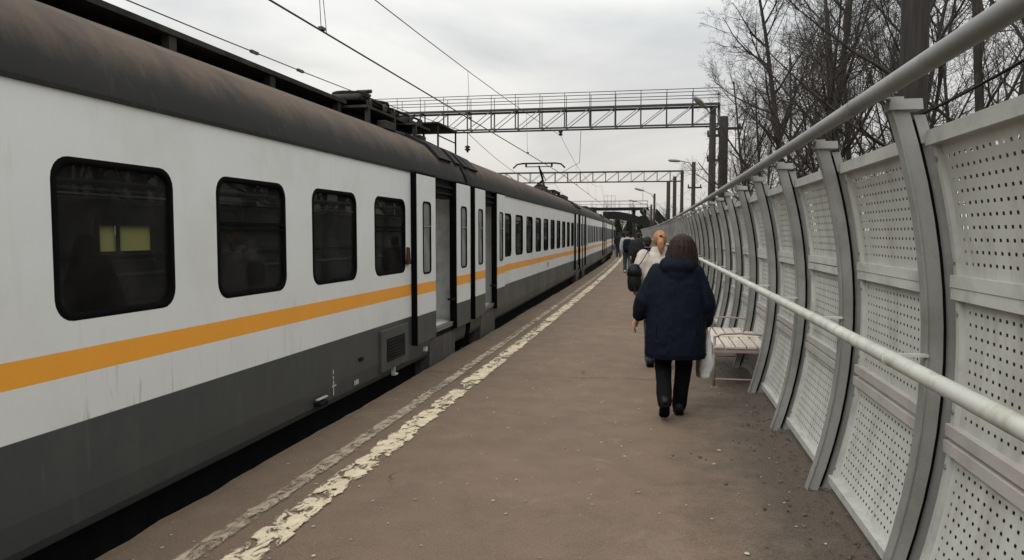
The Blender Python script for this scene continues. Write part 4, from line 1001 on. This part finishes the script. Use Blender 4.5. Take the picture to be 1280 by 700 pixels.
def hand(b_, w_, d, side, s_=1.0):
    # palm with five bent fingers; w_ wrist, d forearm direction
    d = Vector(d).normalized(); f = Vector((0, 1, 0)); f = (f - d * f.dot(d)).normalized(); inn = Vector((-side, 0, 0)); inn = (inn - d * inn.dot(d)); inn = (inn - f * inn.dot(f)).normalized()
    w_ = Vector(w_)
    b_.tube([w_ - d * .03, w_ + d * .02, w_ + d * .05, w_ + d * .085], [.027 * s_, .030 * s_, .036 * s_, .034 * s_], 10, flat=.62)
    for i, (o_, ln) in enumerate(((.028, .066), (.010, .076), (-.009, .071), (-.027, .056))):
        a = w_ + d * .08 + f * o_; p1 = a + d * ln * .5 + inn * .006; p2 = p1 + (d * .8 + inn * .6) * ln * .32; p3 = p2 + (d * .35 + inn * .9) * ln * .26
        b_.tube([a - d * .015, a, p1, p2, p3], [.0092, .0092, .0088, .0082, .007], 8)
    t0 = w_ + d * .03 + f * .026; b_.tube([t0, t0 + d * .025 + f * .022 + inn * .008, t0 + d * .055 + f * .026 + inn * .02, t0 + d * .075 + f * .018 + inn * .028], [.013, .0115, .0105, .0085], 8)
def limb(b_, pts, rad, n=12):
    P_ = [Vector(p) for p in pts]; Q = []; Rr = []
    for i in range(len(P_) - 1):
        for k in range(4):
            t = k / 4; Q.append(P_[i].lerp(P_[i + 1], t)); Rr.append(rad[i] * (1 - t) + rad[i + 1] * t)
    Q.append(P_[-1]); Rr.append(rad[-1]); b_.tube(Q, Rr, n)
    b_.ell(P_[0], (rad[0],) * 3, nu=10, nv=6); b_.ell(P_[-1], (rad[-1],) * 3, nu=10, nv=6)
def person(loc, rz, H, label, pose, coat, coat_rings, sleeve, pants, shoe_m, hair, hairkind, vox=.012, hx=0.0, group='people walking along the platform'):
    k_ = H / 1.62
    root = empty('person', loc, rz); root.scale = (k_,) * 3; tag(root, label, 'person', group)
    LA, RA, LL, RL = pose
    b_ = MB()      # one continuous body
    b_.loft([ering(0, 0, z, rx, ry) for z, rx, ry in ((.78, .13, .10), (.88, .165, .11), (1.0, .14, .10), (1.15, .155, .105), (1.27, .17, .10), (1.34, .13, .08), (1.38, .06, .06))])
    limb(b_, [(0, 0, 1.33), (hx, .005, 1.46)], [.055, .05])
    b_.ell((hx, .005, 1.515), (.074, .092, .108)); b_.ell((hx, .03, 1.455), (.052, .06, .045)); b_.ell((hx, .098, 1.505), (.013, .018, .02), nu=8, nv=6)
    for sx in (-1, 1): b_.ell((hx + sx * .076, -.002, 1.51), (.012, .02, .03), nu=8, nv=6)
    for arm, sd in ((LA, -1), (RA, 1)):
        limb(b_, arm, [.052, .042, .028]); hand(b_, arm[2], Vector(arm[2]) - Vector(arm[1]), sd)
    for leg in (LL, RL): limb(b_, leg[:3], [.085, .058, .04])
    body = link('body', remesh(b_, .0065 if vox < .013 else .016, 2), M['skin'], root)
    for sx in (-.03, .03): MB().ell((hx + sx, .092, 1.525), (.011, .007, .008), nu=8, nv=6).build('eye', M['white'], body)
    t_ = MB()      # trousers
    t_.loft([ering(0, 0, z, rx, ry) for z, rx, ry in ((.74, .15, .12), (.84, .18, .13), (.95, .165, .12), (1.0, .15, .11))])
    for leg in (LL, RL):
        a, kn, an = [Vector(q) for q in leg[:3]]
        limb(t_, [a, kn, kn.lerp(an, .5), an + (kn - an).normalized() * .015], [.105, .080, .070, .068])
    link('trousers', remesh(t_, vox, 5, .006, (12, 12, 9)), pants, root)
    for leg in (LL, RL):
        an, tilt = Vector(leg[2]), leg[3]; s_ = MB(); rot = Matrix.Rotation(tilt, 3, 'X')
        prof = [(-.094, .012, .016, .03), (-.085, .030, .032, .033), (-.07, .037, .045, .035), (-.02, .040, .055, .03), (.05, .044, .040, .012), (.11, .046, .030, .0), (.16, .036, .024, -.004), (.185, .015, .014, -.006)]
        rings = [[(rx * math.cos(a), yq, max(zc + rz_ * math.sin(a), -.032)) for a in [2 * math.pi * i / 14 for i in range(14)]] for yq, rx, rz_, zc in prof]
        rings = [[tuple(an + rot @ Vector((p[0], p[1], p[2] - .035))) for p in r] for r in rings]
        s_.loft(rings); so_ = s_.build('shoe', shoe_m, root)
        sl_ = MB().loft([[tuple(an + rot @ Vector((sx * w2, yq, z - .035))) for sx, z in ((-1, -.032), (1, -.032), (1, -.018), (-1, -.018))] for yq, w2 in ((-.088, .03), (-.05, .041), (.05, .046), (.12, .047), (.175, .025))]); sl_.build('sole', M['rubber'], so_)
    c_ = MB()
    c_.loft([ering(0, cy, z, rx, ry) for z, rx, ry, cy in coat_rings])
    for arm in (LA, RA):
        a, e_, w_ = [Vector(q) for q in arm]; w2 = w_ - (w_ - e_).normalized() * .045
        limb(c_, [a, a.lerp(e_, .5), e_, e_.lerp(w2, .6), w2], sleeve)
    return root, c_
def crescent(z, rx, ry, cy, th, op, n=22, wob=.0, seed=0):
    # hair section open towards the face (+y); op = half opening angle
    pts = []
    A = [op + (360 - 2 * op) * i / n for i in range(n + 1)]
    for a in A:
        w_ = 1 + wob * mnoise.noise(Vector((a * .11, z * 3, seed))); t = R(90 + a); pts.append((rx * w_ * math.cos(t), cy + ry * w_ * math.sin(t), z))
    for a in A[::-1]:
        t = R(90 + a); pts.append(((rx - th) * math.cos(t), cy + (ry - th) * math.sin(t), z))
    return pts
LEGS = [((-.09, 0, .84), (-.095, .05, .46), (-.10, -.04, .075), 0.0), ((.09, 0, .84), (.085, -.01, .46), (.08, -.10, .075), 0.0)]
def legs(step):
    return ((-.09, 0, .84), (-.095, .06 + .1 * step, .46), (-.095, .22 * step, .07), 0.0), ((.09, 0, .84), (.095, .02 - .02 * step, .46), (.095, -.2 * step, .09), -.25 * step)
# --- woman in the navy parka
LAp = ((-.165, 0, 1.275), (-.285, -.01, 1.03), (-.345, .06, .865)); RAp = ((.165, 0, 1.275), (.27, -.02, 1.02), (.275, .05, .82))
pose = (LAp, RAp, ((-.10, 0, .84), (-.105, .07, .47), (-.10, -.20, .165), -.6), ((.09, 0, .84), (.085, .08, .45), (.05, .13, .068), 0.0))
rings = [(.545, .262, .185, -.01), (.56, .272, .192, -.01), (.70, .270, .195, -.01), (.85, .264, .19, -.01), (1.0, .256, .182, -.008), (1.12, .245, .178, -.005), (1.20, .228, .168, -.005), (1.27, .198, .15, -.01), (1.335, .155, .125, -.02), (1.39, .115, .10, -.025), (1.41, .10, .085, -.02)]
w1, cm = person((.055, 6.66, 0), 0.06, 1.62, 'person in navy hooded parka and black trousers walking away, nearest the camera', pose, M['navy'], rings, [.085, .086, .085, .076, .066], M['blackcloth'], M['shoe'], None, None, hx=.05)
w1.scale = (.96, 1, 1)
cm.ell((0, -.115, 1.335), (.155, .075, .075)); cm.ell((-.07, -.085, 1.36), (.09, .07, .065)); cm.ell((.07, -.085, 1.36), (.09, .07, .065)); cm.ell((0, -.135, 1.27), (.10, .045, .075))
coat = link('parka', remesh(cm, .012, 5, .011, (9, 9, 7)), M['navy'], w1)
MB().loft([ering(0, -.01, z, rx, ry, 40) for z, rx, ry in ((.538, .266, .190), (.572, .278, .200))], cap=False).build('hem_band', M['navy'], coat)
for i in range(2): MB().tube([((-.2 + .4 * i) * .9, -.168, .75), ((-.2 + .4 * i) * .9, -.172, .86)], .005, 6).build('pocket_seam', M['navy'], coat)
h = MB(); hr = []
for z, rx, ry, th, op in ((1.33, .120, .100, .05, 75), (1.35, .142, .117, .05, 72), (1.41, .146, .125, .05, 66), (1.47, .132, .125, .05, 58), (1.52, .118, .12, .04, 55), (1.565, .100, .105, .03, 45), (1.595, .070, .080, .025, 35), (1.612, .035, .04, .02, 20)):
    hr.append(crescent(z, rx, ry, -.012, th, op, 26, .10, 3))
h.loft(hr); h.ell((0, -.012, 1.545), (.092, .10, .076)); rnd = random.Random(2)
for i in range(70):
    a = R(rnd.uniform(60, 300)); r0 = rnd.uniform(.90, .985); zt = rnd.uniform(1.42, 1.56); zb = rnd.uniform(1.31, 1.355); P_ = []
    for k in range(5):
        t = k / 4; z = zt + (zb - zt) * t; rr = .112 + .036 * min(1, (1.56 - z) / .13); P_.append((rr * r0 * math.cos(a + R(90)) + rnd.uniform(-.006, .006), -.012 + rr * .86 * r0 * math.sin(a + R(90)), z))
    h.tube(P_, [.006, .007, .006, .005, .003], 5)
hair = link('hair', remesh(h, .005, 2, .004, (70, 70, 3)), M['brownhair'], w1); hair.location.x = .045
# plastic bag in her right hand
pb = empty('plastic_bag', (.055 + .285, 6.66 + .09, .70)); tag(pb, 'crumpled white plastic bag hanging from the hand of the navy parka person', 'bag')
m = mat('white_plastic_film', (.74, .74, .73), .4, .12, 10, .4, 30)
rg = []
for t in [i / 16 for i in range(17)]:
    z = .06 - .42 * t; r = .012 + .046 * min(1, t * 1.5) - .02 * max(0, t - .8) / .2; rr = []
    for i in range(28):
        a = 6.283 * i / 28; q = 1 + .35 * mnoise.noise(Vector((math.cos(a) * 2.6, math.sin(a) * 2.6, t * 4))) + .12 * mnoise.noise(Vector((math.cos(a) * 7, math.sin(a) * 7, t * 9)))
        rr.append((r * q * math.cos(a) * 1.0 - .02 * t, r * q * math.sin(a) * .8, z))
    rg.append(rr)
MB().loft(rg).build('bag_body', m, pb)
MB().tube([(-.01, .01, .05), (-.02, 0, .11), (.0, -.01, .15), (.02, 0, .11), (.01, .01, .05)], .008, 6, flat=.4).build('bag_handle', m, pb)
pb2 = empty('carrier_bag', (.055 + .235, 6.66 + .12, .62)); tag(pb2, 'small brown patterned carrier bag behind the white plastic bag', 'bag')
m2 = mat('brown_print_film', (.22, .18, .14), .5, .5, 22, .3, 30)
MB().loft([[(.05 * s_ * math.cos(a) * (1 + .2 * mnoise.noise(Vector((math.cos(a) * 3, math.sin(a) * 3, z * 9)))), .045 * s_ * math.sin(a), z) for a in [6.283 * i / 18 for i in range(18)]] for z, s_ in ((.08, .2), (.02, .7), (-.08, 1.0), (-.22, 1.1), (-.27, .9), (-.285, .4))]).build('bag_body', m2, pb2)
MB().tube([(0, 0, .07), (.0, 0, .20)], .005, 6).build('bag_handle', m2, pb2)
# --- woman in the cream coat
pose = (((-.19, 0, 1.32), (-.265, -.02, 1.07), (-.25, .06, .85)), ((.19, 0, 1.32), (.265, -.02, 1.07), (.26, .08, .85)), *legs(.3))
rings = [(.58, .235, .165, 0), (.70, .235, .165, 0), (.85, .225, .16, 0), (1.0, .215, .15, 0), (1.15, .22, .15, 0), (1.26, .225, .14, 0), (1.33, .18, .115, -.005), (1.38, .105, .085, -.01), (1.405, .09, .075, -.01)]
w2, cm = person((-.12, 9.1, 0), .06, 1.655, 'person with blond ponytail in cream coat walking ahead of the navy parka', pose, M['cream'], rings, [.080, .078, .074, .068, .058], M['jeans'], M['shoe'], None, None)
coat = link('coat', remesh(cm, .012, 5, .009, (10, 10, 7)), M['cream'], w2)
MB().loft([ering(0, -.01, z, rx, ry, 30) for z, rx, ry in ((1.365, .115, .095), (1.41, .105, .09), (1.435, .085, .08))], cap=False).build('collar', M['cream'], coat)
h = MB(); h.ell((0, -.008, 1.528), (.082, .10, .096)); h.ell((0, -.09, 1.535), (.045, .05, .045))
limb(h, [(0, -.115, 1.535), (.0, -.145, 1.48), (.005, -.14, 1.42), (.008, -.135, 1.36)], [.03, .038, .036, .014])
hair = link('hair', remesh(h, .007, 2, .008, (45, 45, 6)), M['blond'], w2)
MB().tube([(0, -.105, 1.548), (0, -.125, 1.53)], .030, 10).build('hair_band', M['blackcloth'], hair)
sb = empty('shoulder_bag', (-.12, 9.1, 0), .06); tag(sb, 'black shoulder bag on the left side of the cream coat person', 'bag')
g_ = MB().loft([[(-.30 + x, -.05 + y, z) for x, y, _ in ering(0, 0, 0, rx, ry, 20, 3)] for z, rx, ry in ((.93, .05, .10), (.96, .075, .13), (1.05, .085, .14), (1.15, .08, .13), (1.22, .06, .11), (1.24, .03, .08))]); g_.build('bag_body', M['bagleather'], sb)
MB().loft([[(-.30 + x, -.05 + y, z) for x, y, _ in ering(0, 0, 0, rx, ry, 20, 3)] for z, rx, ry in ((1.12, .092, .142), (1.19, .085, .14), (1.25, .05, .11), (1.26, .03, .06))]).build('flap', M['bagleather'], sb)
MB().tube([(-.28, -.16, 1.20), (-.21, -.165, 1.30), (-.15, -.12, 1.40), (-.14, 0, 1.42), (-.16, .1, 1.38), (-.27, .08, 1.2)], .012, 6, flat=.5).build('strap', M['bagleather'], sb)
MB().tube([(-.30, -.17, 1.0), (-.29, -.19, .92), (-.25, -.17, .84), (-.22, -.14, .88)], .012, 6, flat=.5).build('loose_strap', M['bagleather'], sb)
# --- farther people
def simple(loc, rz, H, lab, coatm, pants, shoe_m, hairm, step=.7, long_=.72, sleeve_m=None, wide=1.0):
    pose = (((-.19, 0, 1.32), (-.25, -.05 * step, 1.07), (-.24, .02 - .1 * step, .85)), ((.19, 0, 1.32), (.25, .02, 1.07), (.24, .14 * step, .86)), *legs(step))
    rings = [(long_, .20 * wide, .15, 0), (long_ + .1, .205 * wide, .15, 0), (1.0, .20 * wide, .14, 0), (1.15, .215 * wide, .145, 0), (1.26, .22 * wide, .135, 0), (1.33, .175, .11, -.005), (1.38, .10, .08, -.01), (1.41, .085, .07, -.01)]
    r, cm = person(loc, rz, H, lab, pose, coatm, rings, [.078, .075, .07, .064, .056], pants, shoe_m, None, None, .018)
    link('jacket', remesh(cm, .018, 4, .008), coatm, r)
    h = MB(); h.ell((0, -.012, 1.54), (.084, .10, .092)); h.ell((0, -.05, 1.49), (.07, .06, .06)); link('hair', remesh(h, .014, 2, .004, (40, 40, 6)), hairm, r)
    return r
bp1 = simple((-1.72, 31.0, 0), .05, 1.70, 'person in white sleeved top and jeans with navy backpack near the train', M['whitecloth'], M['jeans'], M['sneaker'], M['brownhair'], .8, .84)
bk = empty('backpack', (-1.72, 31.0, 0), .05); tag(bk, 'dark navy backpack on the person in jeans', 'backpack')
MB().loft([ering(0, -.20, z, rx, ry, 20, 3) for z, rx, ry in ((.86, .13, .07), (.92, .18, .11), (1.1, .19, .12), (1.3, .18, .10), (1.40, .12, .06))]).build('pack_body', M['navy'], bk)
MB().loft([ering(0, -.30, z, rx, ry, 16, 3) for z, rx, ry in ((.90, .11, .03), (.95, .13, .05), (1.08, .13, .05), (1.12, .1, .02))]).build('front_pocket', M['navy'], bk)
for sx in (-1, 1): MB().tube([(sx * .10, -.12, 1.38), (sx * .12, 0, 1.43), (sx * .13, .15, 1.33), (sx * .15, .15, 1.1), (sx * .15, -.1, .95)], .02, 6, flat=.4).build('strap', M['navy'], bk)
simple((-1.06, 25.5, 0), .05, 1.66, 'person in charcoal jacket just right of the backpack', M['darkjacket'], M['blackcloth'], M['shoe'], M['blackhair'], .6)
simple((-.42, 14.2, 0), .05, 1.56, 'black haired person in black jacket half hidden by the cream coat', M['blackcloth'], M['blackcloth'], M['shoe'], M['blackhair'], .5, .68)
simple((-1.45, 38.0, 0), .05, 1.64, 'person in dark green jacket farther ahead in the group', M['olive'], M['jeans'], M['shoe'], M['brownhair'], .7)
simple((-1.75, 46.0, 0), .05, 1.62, 'farthest person of the group, in a charcoal coat', M['darkjacket'], M['blackcloth'], M['shoe'], M['blackhair'], .4, .6)
simple((-4.1, 62.0, 0), .05, 1.66, 'person in grey jacket close to the train doors far ahead', M['paleblue'], M['blackcloth'], M['shoe'], M['brownhair'], .5)
simple((-3.5, 52.0, 0), .05, 1.7, 'distant person in dark clothes beside the farthest railcars', M['darkjacket'], M['jeans'], M['shoe'], M['brownhair'], .6)
